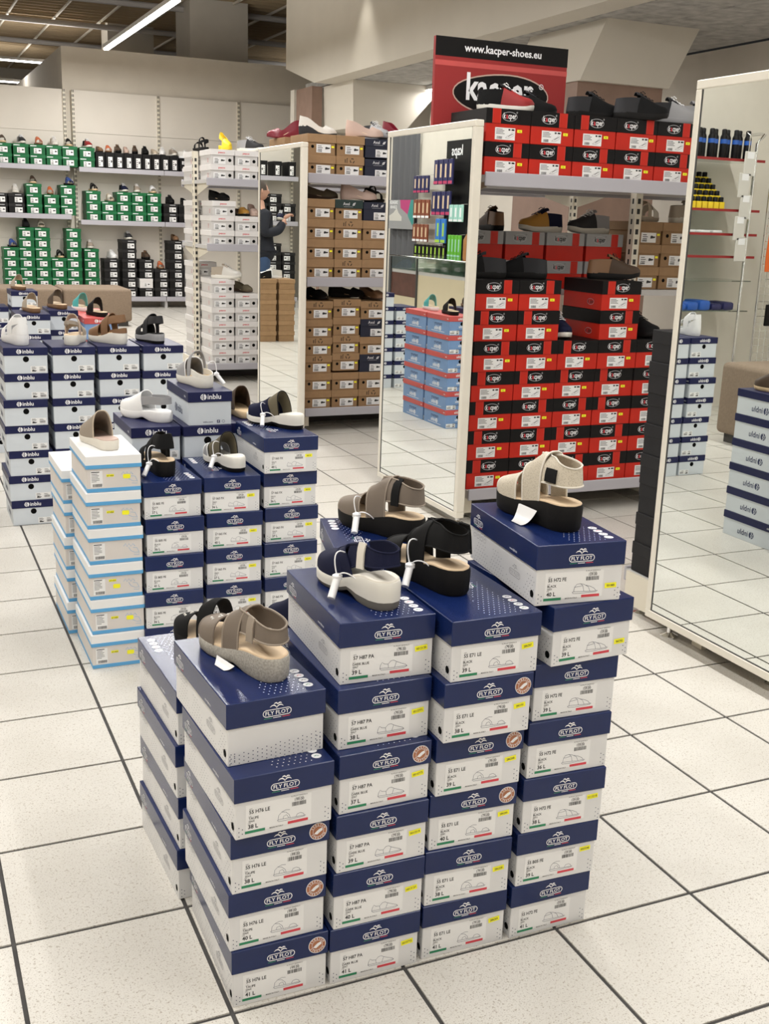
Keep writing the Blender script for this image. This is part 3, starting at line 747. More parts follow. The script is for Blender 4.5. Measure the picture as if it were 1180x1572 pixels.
def insole_mesh(la, m, n=20):
    us, ring = outline(la, n); K = len(ring); mb = MB(); cx = la.L/2
    def P(u, sd, sc, dz): return (cx+(u*la.L-cx)*(1-(1-sc)*.5), la.half(u, sd)*sd*sc, la.zt(u)+dz)
    vs = [P(u, sd, .95, .0) for u, sd in ring]+[P(u, sd, .945, .0028) for u, sd in ring]+[P(u, sd, .86, .0030) for u, sd in ring]+[P(u, sd, .60, .0016) for u, sd in ring]
    fs = [(l*K+k, l*K+(k+1) % K, (l+1)*K+(k+1) % K, (l+1)*K+k) for l in range(3) for k in range(K)]
    for i in range(n):
        a, b = i, i+1; c, d = (K-i) % K, (K-i-1) % K
        f = (a, b, d, c) if 0 < i < n-1 else ((a, b, d) if i == 0 else (a, b, c))
        fs.append(tuple(3*K+q for q in f))
    mb.add(vs, fs, m); me = mb.mesh('insole')
    bm = bmesh.new(); bm.from_mesh(me); bmesh.ops.remove_doubles(bm, verts=bm.verts, dist=1e-5); bmesh.ops.recalc_face_normals(bm, faces=bm.faces); bm.to_mesh(me); bm.free()
    me.polygons.foreach_set('use_smooth', [True]*len(me.polygons))
    return me
def q3(c, t):
    if not isinstance(c, tuple): return c
    if len(c) == 2: return c[0]+(c[1]-c[0])*t
    k = (math.sin(PI*t))**1.0
    return (c[0]*(1-t)+c[2]*t)*(1-k)+c[1]*k
def grid_mesh(name, pts, nu, nv, m, thick, piping=None, pr=.0018, close_u=False):
    mb = MB()
    fs = [(i*nv+j, i*nv+j+1, (i+1)*nv+j+1, (i+1)*nv+j) for i in range(nu-1) for j in range(nv-1)]
    mb.add(pts, fs, m); me = mb.mesh(name)
    bm = bmesh.new(); bm.from_mesh(me); bmesh.ops.remove_doubles(bm, verts=bm.verts, dist=2e-5)
    bmesh.ops.recalc_face_normals(bm, faces=bm.faces)
    if thick: bmesh.ops.solidify(bm, geom=bm.faces[:], thickness=thick)
    bm.to_mesh(me); bm.free()
    me.polygons.foreach_set('use_smooth', [True]*len(me.polygons)); me.set_sharp_from_angle(angle=math.radians(55))
    out = [me]
    if piping:
        for q in (0, nv-1): out.append(MB().tube([pts[i*nv+q] for i in range(nu)], pr, piping, 6).mesh('piping', 60))
    return out
def band_mesh(la, name, m, u0, u1, hs=1.0, t0=0.0, t1=1.0, nt=18, ns=6, thick=.0026, piping=None, inset=.97, lift=0.0):
    pts = []
    for i in range(nt):
        t = t0+(t1-t0)*i/(nt-1)
        for j in range(ns):
            u = q3(u0, t)+(q3(u1, t)-q3(u0, t))*j/(ns-1)
            h = hs if not isinstance(hs, tuple) else hs[0]+(hs[1]-hs[0])*j/(ns-1)
            p = la.pt(max(.004, min(.997, u)), t, h, inset)
            if lift: p.z += lift*math.sin(PI*t)
            pts.append(p)
    return grid_mesh(name, pts, nt, ns, m, thick, piping)
def strap_pt(la, u, sd, z, e, lean=.16):
    """point of a strap at height z above the insole ; e = 0 at the back of the heel, 1 where it meets the instep"""
    k = z/.07; back = .97-lean*k*(.4+.6*e)
    h = la.H(max(u, .2))*1.12; sn = min(.999, max(0, z)/h)**(1/.72); sec = .97*(1-sn*sn)**.375
    f = e*e*(3-2*e)
    y = la.half(u, sd)*sd*(back*(1-f)+min(back, sec)*f)*(1-.10*sm(e, .72, 1))
    return Vector((u*la.L+.008*k*(1-e), y, la.zt(u)+z))
def heel_mesh(la, name, m, us, zl, zh, ns=26, nz=4, thick=.0026, piping=None, lean=.16, us2=None):
    """band round the heel ; zl, zh = (at the front ends, at the back)"""
    pts = []
    for i in range(ns):
        s = i/(ns-1)*2-1; sd = 1 if s < 0 else -1; e = abs(s)
        u = us*e**1.9+.002
        for j in range(nz):
            lo = zl[1]+(zl[0]-zl[1])*e**1.3; hi = zh[1]+(zh[0]-zh[1])*e**1.3
            pts.append(strap_pt(la, u, sd, lo+(hi-lo)*j/(nz-1), e, lean))
    return grid_mesh(name, pts, ns, nz, m, thick, piping)
def bez(p0, p1, p2, p3, n=10):
    return [p0*(1-t)**3+p1*3*t*(1-t)**2+p2*3*t*t*(1-t)+p3*t**3 for t in [k/(n-1) for k in range(n)]]
def loop_tag(la, side=1, u=.52, z=.03, dx=.0, big=1.0, down=True):
    """white alarm tag hanging on its cord beside the shoe"""
    y0 = la.half(u, side)*side; x = u*la.L
    b = Vector((x+dx, y0+side*.020, .040 if down else .05)); a = Vector((x+dx-.016, y0+side*.040, .0095))
    mb = MB(); d = (a-b).normalized()
    mb.tube([b-d*.004, b, b+d*.004, a, a+d*.002], .0072*big, 'tagw', 10)
    mb.lathe((b.x, b.y, b.z-.006), [(.004, 0), (.0095, .003), (.0095, .010), (.004, .013)], 'tagw', 10)
    c = MB(); p0 = Vector((x+.015, y0*.88, la.zt(u)+.042))
    c.tube(bez(p0, p0+Vector((-.004, side*.022, .014)), b+Vector((.012, side*.006, .040)), b), .0013, 'tagw', 6)
    c.tube(bez(b, b+Vector((-.008, 0, .016)), Vector((x-.03, y0+side*.012, la.zt(u)+.020)), Vector((x-.030, y0*.93, la.zt(u)+.004))), .0013, 'tagw', 6)
    return mb.mesh('security_tag', 40), c.mesh('tag_cord', 60)
def paper_tag(la, side=1, u=.5, h=.028, out=.028):
    y0 = la.half(u, side)*side; x = u*la.L; mb = MB(); n = 7
    pts = []
    for i in range(n):
        k = i/(n-1); yy = y0+side*(.004+out*k); zz = .0012+h*(1-k)**2.2
        for dxx in (-.035+.03*k, .028): pts.append(Vector((x+dxx-.02*k, yy, zz)))
    return grid_mesh('paper_tag', pts, n, 2, 'tagw', .0005)[0]

SHOE = {}
def style(name, la, sole=('sole_black', None), insole='tan_insole', parts=(), arch=0.0, lo=False, flare=1.0):
    n = 10 if lo else 22
    P = [('sole', sole_mesh(la, sole[0], n, sole[1], arch=arch, flare=flare), None)]
    if insole: P.append(('insole', insole_mesh(la, insole, 9 if lo else 20), None))
    for p in parts:
        k, nm, m = p[0], p[1], p[2]; kw = dict(p[4]) if len(p) > 4 else {}
        if k == 'band':
            if lo: kw.setdefault('nt', 9); kw.setdefault('ns', 5)
            r = band_mesh(la, nm, m, *p[3], **kw)
        elif k == 'heel':
            if lo: kw.setdefault('ns', 13); kw.setdefault('nz', 3)
            r = heel_mesh(la, nm, m, *p[3], **kw)
        elif k == 'mesh': r = list(p[3])
        P.append((nm, r[0], r[1:]))
    SHOE[name] = (la, P)
def put_shoe(st, name, label, cat, hx, hy, z, yaw, group=None, sc=1.0):
    """hx, hy = heel point on the surface, yaw = direction the toe points to (degrees)"""
    la, P = SHOE[st]; a = math.radians(yaw)
    t = thing(name, label, cat, (hx, hy, z+.0005), a, group)
    if sc != 1: t.scale = (sc, sc, sc)
    for nm, me, pip in P:
        o = link(nm, me, t)
        for q in pip or (): link('piping', q, o)
    return t
def laces(la, m, us=(.50, .56, .62, .68), hs=1.0):
    mb = MB()
    for u in us:
        mb.tube([la.pt(u+(.012 if k % 2 else 0), .34+.32*k/5, hs)+Vector((0, 0, .004)) for k in range(6)], .0022, m, 5)
    top = la.pt(us[0]-.01, .5, hs)+Vector((0, 0, .005))
    for sg in (-1, 1):
        mb.tube([top, top+Vector((.004, sg*.014, .006)), top+Vector((.012, sg*.024, -.004)), top+Vector((.016, sg*.010, -.003))], .0017, m, 5)
    return [mb.mesh('laces', 60)]

# ---- foreground styles
A = Last(.262, .097, .044, .025, .004, .92)
style('taupe_sling', A, ('cracked', None), 'tan_insole', [
    ('band', 'toe_band', 'taupe', ((.63, .66, .63), (.86, .90, .86)), dict(hs=1.0, piping='taupe')),
    ('band', 'instep_strap', 'taupe', ((.36, .34, .36), (.53, .55, .50)), dict(hs=1.08, piping='taupe_l')),
    ('heel', 'heel_strap', 'taupe', (.46, (.034, .026), (.074, .052)), dict(piping='taupe_l')),
    ('mesh', 'paper_tag', None, [paper_tag(A, 1, .48, .008, .016)])], arch=.006)
def tab_mesh(la, m, u, side, z0, z1, wd=.020, name='strap_tab', off=.0042, us=.44):
    pts = []
    for i in range(3):
        for j in range(6):
            z = z0+(z1-z0)*j/5; uu = u+(i-1)*.5*wd/la.L; e = (max(uu, .002)/us)**(1/1.9)
            q = strap_pt(la, uu, side, z, min(1, e)); q.y += side*off; pts.append(q)
    return grid_mesh(name, pts, 3, 6, m, .003)[0]
def addpart(st, nm, me): SHOE[st][1].append((nm, me, None))
addpart('taupe_sling', 'strap_tab', tab_mesh(A, 'taupe_l', .20, 1, .022, .066))
def studs(la, m='silver', u=.76):
    mb = MB()
    for k in range(9):
        p = la.pt(u+.05*math.sin(k*1.9), .36+.035*k, 1.0); mb.lathe((p.x, p.y, p.z-.001), [(.003, 0), (.0022, .0028), (.0006, .0034)], m, 7)
    return mb.mesh('stud_trim', 50)
addpart('taupe_sling', 'stud_trim', studs(A))
B = Last(.250, .095, .052, .026, .005, .92)
style('navy_closed_sling', B, ('sole_white', 'sole_dg'), 'cream', [
    ('band', 'toe_vamp', 'navy_fab', ((.40, .60, .40), (.985, .99, .985)), dict(hs=1.0, nt=22, ns=10)),
    ('band', 'collar', 'navy_fab', ((.36, .57, .36), (.46, .66, .46)), dict(hs=1.06, piping='navy_fab')),
    ('heel', 'heel_strap', 'navy_fab', (.46, (.016, .030), (.062, .054)), dict(piping='navy_fab'))], arch=.012)
addpart('navy_closed_sling', 'strap_tab', tab_mesh(B, 'cream', .24, 1, .016, .064, .024))
for nm, me in zip(('security_tag', 'tag_cord'), loop_tag(B, 1, .42)): addpart('navy_closed_sling', nm, me)
Cc = Last(.256, .097, .050, .030, .004, .95)
style('black_sling', Cc, ('sole_black', None), 'tan_insole', [
    ('band', 'toe_band', 'blk_fab', ((.60, .63, .60), (.84, .86, .84)), dict(piping='blk_fab')),
    ('band', 'instep_strap', 'blk_fab', ((.34, .33, .34), (.52, .56, .52)), dict(hs=1.12, piping='blk_fab')),
    ('heel', 'heel_strap', 'blk_fab', (.46, (.036, .034), (.086, .066)), dict(piping='blk_fab'))])
addpart('black_sling', 'strap_tab', tab_mesh(Cc, 'blk_fab', .10, -1, .026, .082, .03))
for nm, me in zip(('security_tag', 'tag_cord'), loop_tag(Cc, 1, .38)): addpart('black_sling', nm, me)
style('taupe_velcro', Cc, ('sole_black', None), 'tan_insole', [
    ('band', 'toe_band', 'taupe', ((.60, .64, .60), (.90, .93, .90)), dict(piping='taupe_l')),
    ('band', 'instep_strap', 'taupe', ((.32, .33, .32), (.52, .56, .52)), dict(hs=1.15, piping='taupe_l')),
    ('heel', 'heel_strap', 'taupe', (.46, (.036, .030), (.088, .066)), dict(piping='taupe_l'))])
addpart('taupe_velcro', 'strap_tab', tab_mesh(Cc, 'blk_fab', .20, 1, .026, .084, .022))
for nm, me in zip(('security_tag', 'tag_cord'), loop_tag(Cc, 1, .55)): addpart('taupe_velcro', nm, me)
D5 = Last(.248, .099, .050, .034, .004, .98)
style('beige_mesh', D5, ('sole_black', None), 'tan_insole', [
    ('band', 'toe_band', 'weave', ((.58, .62, .58), (.94, .95, .94)), dict(piping='cream')),
    ('band', 'instep_strap', 'weave', ((.30, .32, .30), (.50, .56, .50)), dict(hs=1.20, piping='cream')),
    ('heel', 'heel_strap', 'weave', (.46, (.036, .036), (.092, .070)), dict(piping='cream')),
    ('mesh', 'paper_tag', None, [paper_tag(D5, 1, .42)])])
addpart('beige_mesh', 'logo_patch', tab_mesh(D5, 'blk_fab', .16, -1, .038, .064, .032))
addpart('beige_mesh', 'brand_tab', tab_mesh(D5, 'blk_fab', .17, 1, .040, .066, .032))
style('black_strap', Last(.245, .096, .048, .028, .004), ('sole_black', None), 'tan_insole', [
    ('band', 'toe_band', 'blk_fab', ((.60, .62, .60), (.86, .88, .86)), {}),
    ('band', 'instep_strap', 'blk_fab', ((.34, .34, .34), (.54, .56, .54)), dict(hs=1.1)),
    ('heel', 'heel_strap', 'blk_fab', (.44, (.032, .040), (.076, .086)), {})])
for nm, me in zip(('security_tag', 'tag_cord'), loop_tag(SHOE['black_strap'][0], 1, .12)): addpart('black_strap', nm, me)
style('black_studded', Last(.245, .094, .034, .024, .004), ('sole_black', None), 'tan_insole', [
    ('band', 'toe_band', 'blk_fab', ((.62, .64, .62), (.90, .92, .90)), {}),
    ('band', 'instep_strap', 'blk_fab', ((.30, .30, .30), (.50, .52, .50)), dict(hs=1.2))])
addpart('black_studded', 'stud_trim', studs(SHOE['black_studded'][0], 'silver', .76))
G7 = Last(.240, .094, .046, .026, .006)
style('grey_slide', G7, ('sole_white', 'sole_black'), 'sole_white', [
    ('band', 'vamp', 'olive', ((.34, .40, .34), (.62, .74, .62)), dict(hs=1.0, piping='blk_fab')),
    ('band', 'toe_band', 'grey_fab', ((.66, .76, .66), (.86, .92, .86)), dict(piping='white_l'))], arch=.010)
for nm, me in zip(('security_tag', 'tag_cord'), loop_tag(G7, 1, .34)): addpart('grey_slide', nm, me)
style('navy_slide', G7, ('sole_white', 'sole_black'), 'sole_white', [
    ('band', 'instep_strap', 'olive', ((.30, .38, .30), (.44, .58, .44)), dict(hs=1.0, piping='blk_fab')),
    ('band', 'vamp', 'navy_fab', ((.46, .56, .46), (.84, .90, .84)), dict(hs=1.02, piping='navy_fab'))], arch=.010)
for nm, me in zip(('security_tag', 'tag_cord'), loop_tag(G7, 1, .50)): addpart('navy_slide', nm, me)
style('navy_plain', G7, ('sole_white', None), 'cream', [
    ('band', 'vamp', 'navy_fab', ((.34, .40, .34), (.70, .78, .70)), dict(hs=1.1)), ('heel', 'heel_strap', 'navy_fab', (.44, (.02, .03), (.06, .056)), {})])
style('beige_mule', Last(.235, .094, .030, .020, .004), ('cream', None), 'rose', [
    ('band', 'vamp', 'taupe_l', ((.34, .40, .34), (.985, .99, .985)), dict(hs=1.05, nt=22, ns=10, piping='beige'))])
style('white_clog', Last(.240, .096, .034, .026, .006), ('white_l', None), 'white_l', [
    ('band', 'vamp', 'white_l', ((.42, .50, .42), (.985, .99, .985)), dict(hs=1.0, nt=22, ns=10)),
    ('heel', 'heel_strap', 'grey_fab', (.46, (.022, .028), (.052, .050)), {})], arch=.010)
style('grey_clog', Last(.235, .096, .036, .026, .006), ('sole_white', None), 'cork', [
    ('band', 'vamp', 'grey_fab', ((.50, .58, .50), (.985, .99, .985)), dict(hs=1.05, nt=20, ns=9, piping='white_l')),
    ('band', 'instep_strap', 'grey_fab', ((.36, .38, .36), (.46, .48, .46)), dict(hs=1.1)),
    ('heel', 'heel_rim', 'sole_white', (.42, (.0, .0), (.026, .008)), {})])
for nm, me in zip(('security_tag', 'tag_cord'), loop_tag(SHOE['grey_clog'][0], -1, .22)): addpart('grey_clog', nm, me)
style('brown_mule', Last(.235, .096, .022, .018, .003), ('cork', None), 'cork', [('band', 'vamp', 'dbrown', ((.36, .44, .36), (.985, .99, .985)), dict(hs=1.1, nt=20, ns=9))])
style('white_sandal', Last(.240, .096, .046, .030, .004), ('white_l', None), 'white_l', [
    ('band', 'toe_band', 'white_l', ((.60, .62, .60), (.90, .92, .90)), {}), ('band', 'instep_strap', 'white_l', ((.30, .32, .30), (.50, .54, .50)), dict(hs=1.1)),
    ('heel', 'heel_strap', 'white_l', (.44, (.030, .05), (.070, .075)), {}), ('heel', 'heel_counter', 'white_l', (.36, (0, 0), (.014, .052)), {})])
style('snake_sandal', Last(.240, .096, .044, .030, .004), ('sole_white', None), 'tan_insole', [
    ('band', 'toe_band', 'stone', ((.58, .60, .58), (.80, .82, .80)), dict(piping='beige')), ('band', 'instep_strap', 'rose', ((.32, .34, .32), (.48, .52, .48)), dict(hs=1.15, piping='beige')),
    ('heel', 'heel_strap', 'taupe_l', (.44, (.030, .05), (.046, .066)), {})])
style('brown_wedge', Last(.240, .096, .050, .028, .004), ('sole_white', None), 'cork', [
    ('band', 'toe_band', 'brown_l', ((.58, .60, .58), (.97, .975, .97)), {}), ('band', 'instep_strap', 'brown_l', ((.34, .34, .34), (.50, .54, .50)), dict(hs=1.15)),
    ('heel', 'heel_strap', 'brown_l', (.44, (.036, .05), (.072, .082)), {}), ('heel', 'heel_counter', 'brown_l', (.30, (0, 0), (.012, .024)), {})])
style('black_wedge', Last(.240, .096, .044, .028, .004), ('grey_fab', 'sole_black'), 'blk_fab', [
    ('band', 'toe_band', 'dgrey', ((.58, .60, .58), (.94, .95, .94)), {}), ('band', 'instep_strap', 'dgrey', ((.34, .34, .34), (.50, .54, .50)), dict(hs=1.15)),
    ('heel', 'heel_strap', 'dgrey', (.44, (.036, .05), (.076, .082)), {})])
# slides with one or two straps and a cork bed
for nm, c1, c2, so in (('brown_slide', 'stone', None, 'brown_l'), ('dark_slide', 'dbrown', None, 'brown_l'), ('tan_slide', 'brown_l', 'brown_l', 'stone'), ('black_slide', 'blk_fab', None, 'sole_black'),
                       ('teal_slide', 'teal', None, 'white_l'), ('two_strap_brown', 'dbrown', 'dbrown', 'cork'), ('two_strap_black', 'blk_fab', 'blk_fab', 'cork'), ('two_strap_white', 'white_l', 'white_l', 'cork'),
                       ('orange_slide', 'orange_l', 'orange_l', 'brown_l'), ('blue_slide', 'blue_l', 'blue_l', 'sole_black'), ('cream_slide', 'cream', 'beige', 'stone')):
    pr = [('band', 'front_strap', c1, ((.58, .56, .58) if c2 else (.42, .42, .42), (.80, .80, .80) if c2 else (.72, .76, .72)), dict(hs=1.12))]
    if c2: pr.append(('band', 'rear_strap', c2, ((.34, .34, .34), (.50, .50, .50)), dict(hs=1.05)))
    style(nm, Last(.245, .098, .026, .022, .004), (so, None), so if so == 'cork' else 'tan_insole', pr, lo=True)
# closed styles (sneakers, moccasins, pumps)
def sneaker(nm, c, so, trim=None, lace='white_l', L=.27):
    la = Last(L, .098, .030, .026, .010)
    style(nm, la, (so, None), None, [
        ('band', 'upper', c, ((.38, .45, .38), (.99, .994, .99)), dict(hs=1.10, nt=13, ns=11)), ('heel', 'heel_counter', trim or c, (.50, (-.004, -.004), (.068, .056)), dict(ns=19, nz=5, lean=.30)),
        ('band', 'tongue', trim or c, ((.39, .37, .39), (.56, .56, .56)), dict(hs=(1.16, 1.13), t0=.30, t1=.70, nt=7)), ('mesh', 'laces', None, laces(la, lace, (.47, .53, .59, .65), 1.13))], lo=True)
for nm, c, so, tr, lc in (('black_sneaker', 'blk_fab', 'sole_black', 'dgrey', 'blk_fab'), ('red_sneaker', 'kred', 'sole_white', 'blk_fab', 'white_l'), ('grey_sneaker', 'grey_fab', 'grey_fab', 'dgrey', 'white_l'),
                          ('white_sneaker', 'white_l', 'white_l', 'silver', 'white_l'), ('navy_sneaker', 'navy_fab', 'sole_white', 'blk_fab', 'white_l'), ('brown_sneaker', 'dbrown', 'sole_black', 'brown_l', 'dbrown'),
                          ('silver_sneaker', 'silver', 'sole_white', 'stone', 'white_l'), ('tan_sneaker', 'taupe_l', 'sole_white', 'stone', 'white_l'), ('mustard_sneaker', 'mustard', 'sole_white', 'navy_fab', 'navy_fab'), ('slate_sneaker', 'dgrey', 'sole_white', 'grey_fab', 'white_l')):
    sneaker(nm, c, so, tr, lc)
for nm, c, hh, so in (('silver_pump', 'silver', .060, 'dgrey'), ('rose_pump', 'rose', .045, 'rose'), ('red_pump', 'red_l', .070, 'red_l'), ('brown_loafer', 'brown_l', .030, 'dbrown'), ('black_loafer', 'blk_fab', .030, 'sole_black'), ('olive_loafer', 'olive', .030, 'dbrown'), ('beige_pump', 'beige', .034, 'cream')):
    la = Last(.245, .086, hh, .014, .005)
    style(nm, la, (so, None), 'tan_insole', [('band', 'vamp', c, ((.56, .70, .56), (.99, .994, .99)), dict(hs=1.1, nt=13, ns=7)), ('heel', 'quarter', c, (.64, (-.006, -.006), (.034, .058)), dict(ns=19))], lo=True, arch=.010 if hh > .035 else 0)
style('yellow_sling', Last(.22, .09, .040, .030, .004), ('yellow_l', None), 'yellow_l', [('band', 'vamp', 'yellow_l', ((.5, .55, .5), (.99, .994, .99)), {}), ('heel', 'heel_strap', 'yellow_l', (.5, (.04, .07), (.06, .11)), {})], lo=True)
style('strappy_black', Last(.24, .09, .024, .018, .004), ('sole_black', None), 'blk_fab', [('band', 'front_strap', 'blk_fab', ((.62, .62, .62), (.72, .74, .72)), {}), ('band', 'rear_strap', 'blk_fab', ((.34, .36, .34), (.42, .46, .42)), dict(hs=1.1)), ('heel', 'heel_strap', 'blk_fab', (.42, (.03, .045), (.05, .065)), {})], lo=True)
style('leopard_flat', Last(.24, .09, .022, .018, .004), ('sole_black', None), 'tan_insole', [('band', 'vamp', 'mustard', ((.5, .62, .5), (.99, .994, .99)), {}), ('heel', 'quarter', 'dbrown', (.6, (-.004, -.004), (.03, .04)), {})], lo=True)

# ================================================================== LAYOUT : front cluster
GA = 'navy-lidded boxes of the front cluster'
AT1 = ('55 H76 LE', 'TAUPE', '0064', '199.00', 'b'); AT2 = ('57 H87 PA', 'DARK BLUE', '0067', '179.00', 'a'); AT3 = ('55 E71 LE', 'BLACK', '0001', '179.00', 'b')
AT4 = ('55 H72 FE', 'BLACK', '0001', '159.00', 'c'); AT4b = ('55 B05 FE', 'BLACK', '0001', '159.00', 'b')
FRONT = [
 ('leftmost', [(.005, .013, -.7, AT1, '41 L', None, 1), (0, .014, .6, AT1, '40 L', None, 1), (.003, .010, .6, AT1, '38 L', None, 1), (.004, -.008, 2.0, AT1, '38 L', None, 0), (.003, .034, 2.6, None, None, None, 0)]),
 ('second', [(.187, .008, -.7, AT2, '41 L', '0010772', 0), (.190, .006, -.7, AT2, '40 L', '0013137', 0), (.193, .005, 0, AT2, '39 L', '0013519', 0), (.196, .007, 1.0, AT2, '37 L', '0010773', 1), (.199, .026, .3, AT2, '38 L', '0013771', 0), (.206, .043, -2.0, AT2, '39 L', '0013130', 0)]),
 ('third', [(.374, .011, -1.3, AT3, '41 L', '286264', 0), (.374, .011, -3.0, AT3, '38 L', '286258', 0), (.379, .013, -2.6, AT3, '40 L', '286266', 1), (.383, .004, -1.0, AT3, '39 L', '286268', 1), (.384, -.014, -.7, AT3, '38 L', '280191', 1), (.393, -.013, -.7, AT3, '39 L', '286207', 0)]),
 ('rightmost', [(.563, .005, 0, AT4, '41 L', None, 0), (.567, .004, -2.0, AT4b, '39 L', '0025240', 0), (.572, .003, -2.7, AT4, '38 L', '0113218', 0), (.575, .004, -2.0, AT4, '36 L', None, 0), (.581, .008, -2.3, AT4, '39 L', None, 0), (.601, -.011, 2.4, AT4, '39 L', '060702', 0), (.569, .009, -5.8, AT4, '40 L', '001885', 0)])]
for pos, L in FRONT:
    for k, (x, y, yaw, art, size, stk, st) in enumerate(L):
        lab = f'navy-lidded white shoe box size {size}, {level(k, len(L))}, in {pos} front stack' if art else 'navy-lidded white shoe box with dotted blank end topping the leftmost front stack'
        sp = (0, 0, .1) if pos != 'rightmost' else ((0, -.022, .02) if k >= 5 else (0, .003, .05))
        fly_box(x, y, k, yaw, lab, GA, art, size, stk, bool(st), 0, stkpos=sp, plain=not art)
for k in range(4):
    fly_box(-.008+.004*(k % 2), .362, k, 2.0, f'navy-lidded white shoe box, {level(k, 4)}, stack behind the leftmost front stack', GA, top=1)
for k in range(4):
    fly_box(.187, .372, k, 0, f'navy-lidded white shoe box, {level(k, 4)}, stack behind the second front stack', GA, top=1)
for k in range(5):
    fly_box(.376, .37, k, -3, f'navy-lidded white shoe box, {level(k, 6)}, stack behind the third front stack', GA)
fly_box(.342, .392, 5, -13.5, 'skewed navy-lidded box under the taupe sandal with black strap', GA, top=1)

# middle group of the same brand beside the light blue stack
GB = 'navy-lidded boxes of the middle group'
AB1 = ('55 B05 FE', 'BLACK', '0001', '159.00', 'b'); AB2 = ('57 065 FX', 'GREY', '0012', '169.00', 'a'); AB3 = ('57 065 FX', 'NAVY', '0067', '169.00', 'a')
MID = [('left', [(.190, 1.603, -1), (.193, 1.603, -2), (.197, 1.607, -1), (.202, 1.613, 0), (.198, 1.617, 2)], ['36 L', '36 L', '41 L', '36 L', '37 L'], AB1, None),
       ('middle', [(.387, 1.625, -2), (.390, 1.627, -2), (.391, 1.627, -2), (.394, 1.630, -2), (.387, 1.631, -1.5)], ['39 L', '38 L', '37 L', '40 L', '36 L'], AB2, '06257'),
       ('right', [(.583, 1.632, 0), (.584, 1.632, 0), (.583, 1.635, 0), (.588, 1.645, 0), (.583, 1.648, 0), (.580, 1.634, 0)], ['38 L', '36 L', '41 L', '37 L', '36 L', '40 L'], AB3, '06214')]
for pos, L, sz, art, stk in MID:
    for k, (x, y, yaw) in enumerate(L):
        fly_box(x, y, k, yaw, f'navy-lidded white shoe box size {sz[k]}, {level(k, len(L))}, {pos} stack of the middle group', GB, art, sz[k], stk, False, 0 if pos == 'left' else 1, stkpos=(-.006, .0, .03))

# light blue banded stacks
GL = 'white and light blue banded boxes'
STK = [(.115, .044), (.113, .046), (.079, .040), None, (.112, .046), (.115, .046)]
for k in range(6):
    ex = []
    if STK[k]: ex = [('price_sticker', lb_sticker(*STK[k])), ('code_sticker', lb_code(.05 if k != 2 else .058))]
    put('lightblue', .028+.003*(k % 2), 1.612, k*.111, 0, f'white shoe box with light blue bands, {level(k, 6)}, in the front banded stack', GL, ex)
for k in range(5):
    put('lightblue', .004+.004*(k % 2), 1.935, k*.111, 0, f'white shoe box with light blue bands, {level(k, 5)}, in the rear banded stack', GL)

# inblu group right behind
GD = 'navy and pale blue boxes behind the middle group'
for k in range(6): put('inblu_d1', .230+.002*(k % 2), 1.958, k*.113, 0, f'navy and pale blue shoe box, {level(k, 6)}, stack behind the leftmost middle stack', GD)
for k in range(6): put('inblu_d1', .402, 1.946, k*.113, 0, f'navy and pale blue shoe box, {level(k, 7)}, stack behind the middle stack', GD)
put('inblu_small', .420, 1.952, 6*.113, 0, 'small navy and pale blue box with web address under the grey clog', GD)
for k in range(6): put('inblu_d1', .566, 1.966, k*.113, 0, f'navy and pale blue shoe box, {level(k, 6)}, stack behind the right middle stack', GD)
GC = 'navy and pale blue boxes in the row of four stacks'
for i, x in enumerate((-.033, .165, .362, .560)):
    for k in range(7):
        j = random.Random(i*9+k)
        put('inblu', x+j.uniform(-.004, .004)-(.006 if (i == 0 and k in (3, 4)) else 0), 3.33+j.uniform(-.005, .006), k*.112, j.uniform(-1, 1), f'navy and pale blue shoe box, {level(k, 7)}, {NTH[i]} of the four stacks from left', GC)
GE = 'navy and pale blue boxes in the rear left stacks'
for i, (kd, x, y, n, h, nm) in enumerate((('inblu', -.02, 4.93, 6, .112, 'leftmost rear stack'), ('inblu', .19, 4.93, 7, .112, 'rear stack under the broad brown slide'), ('inblu_d1', .388, 5.10, 7, .113, 'rear stack under the dark brown slide'), ('inblu', .345, 6.80, 7, .112, 'farthest stack before the sofa'), ('inblu', .14, 6.80, 6, .112, 'rear stack left of the farthest stack'))):
    for k in range(n): put(kd, x, y, k*h, 0, f'navy and pale blue shoe box, {level(k, n)}, {nm}', GE)
for i, y in enumerate((4.985, 5.34)):
    for k in range(6): put('inblu_red', .565+.003*(k % 2), y, k*.126, 0, f'sky blue shoe box with coral lid, {level(k, 6)}, {("front", "back")[i]} coral-lidded stack', 'coral-lidded sky blue boxes')
for i, x in enumerate((.42, .205)):
    for k in range(6): put('kraft', x, 10.61, k*.115, 180, f'kraft shoe box, {level(k, 6)}, {("right", "left")[i]} of two stacks seen in the narrow mirror', 'kraft boxes seen in the mirror')

# ------------------------------------------------------------------ foreground shoes
def P_(*a, **k): return put_shoe(*a, **k)
P_('taupe_sling', 'sandal', 'taupe sandal with crackled grey wedge sole on the leftmost front stack', 'sandal', .115, .085, .575, 104)
P_('navy_closed_sling', 'sandal', 'navy closed-toe sandal with thick white sole and white alarm tag', 'sandal', .312, .066, .69, 97)
P_('black_sling', 'sandal', 'black wedge sandal with tan insole on the third front stack', 'sandal', .468, .095, .69, 98)
P_('taupe_velcro', 'sandal', 'taupe sandal with black strap tab and white alarm tag behind the black one', 'sandal', .548, .440, .69, 110)
P_('beige_mesh', 'sandal', 'beige mesh sandal with black wedge sole on the rightmost front stack', 'sandal', .676, .058, .805, 92)
P_('black_studded', 'sandal', 'black studded slide half hidden behind the taupe sandal', 'sandal', .150, .435, .46, 107)
P_('navy_plain', 'sandal', 'navy sandal peeking out beside the second front stack', 'sandal', .330, .425, .46, 104)
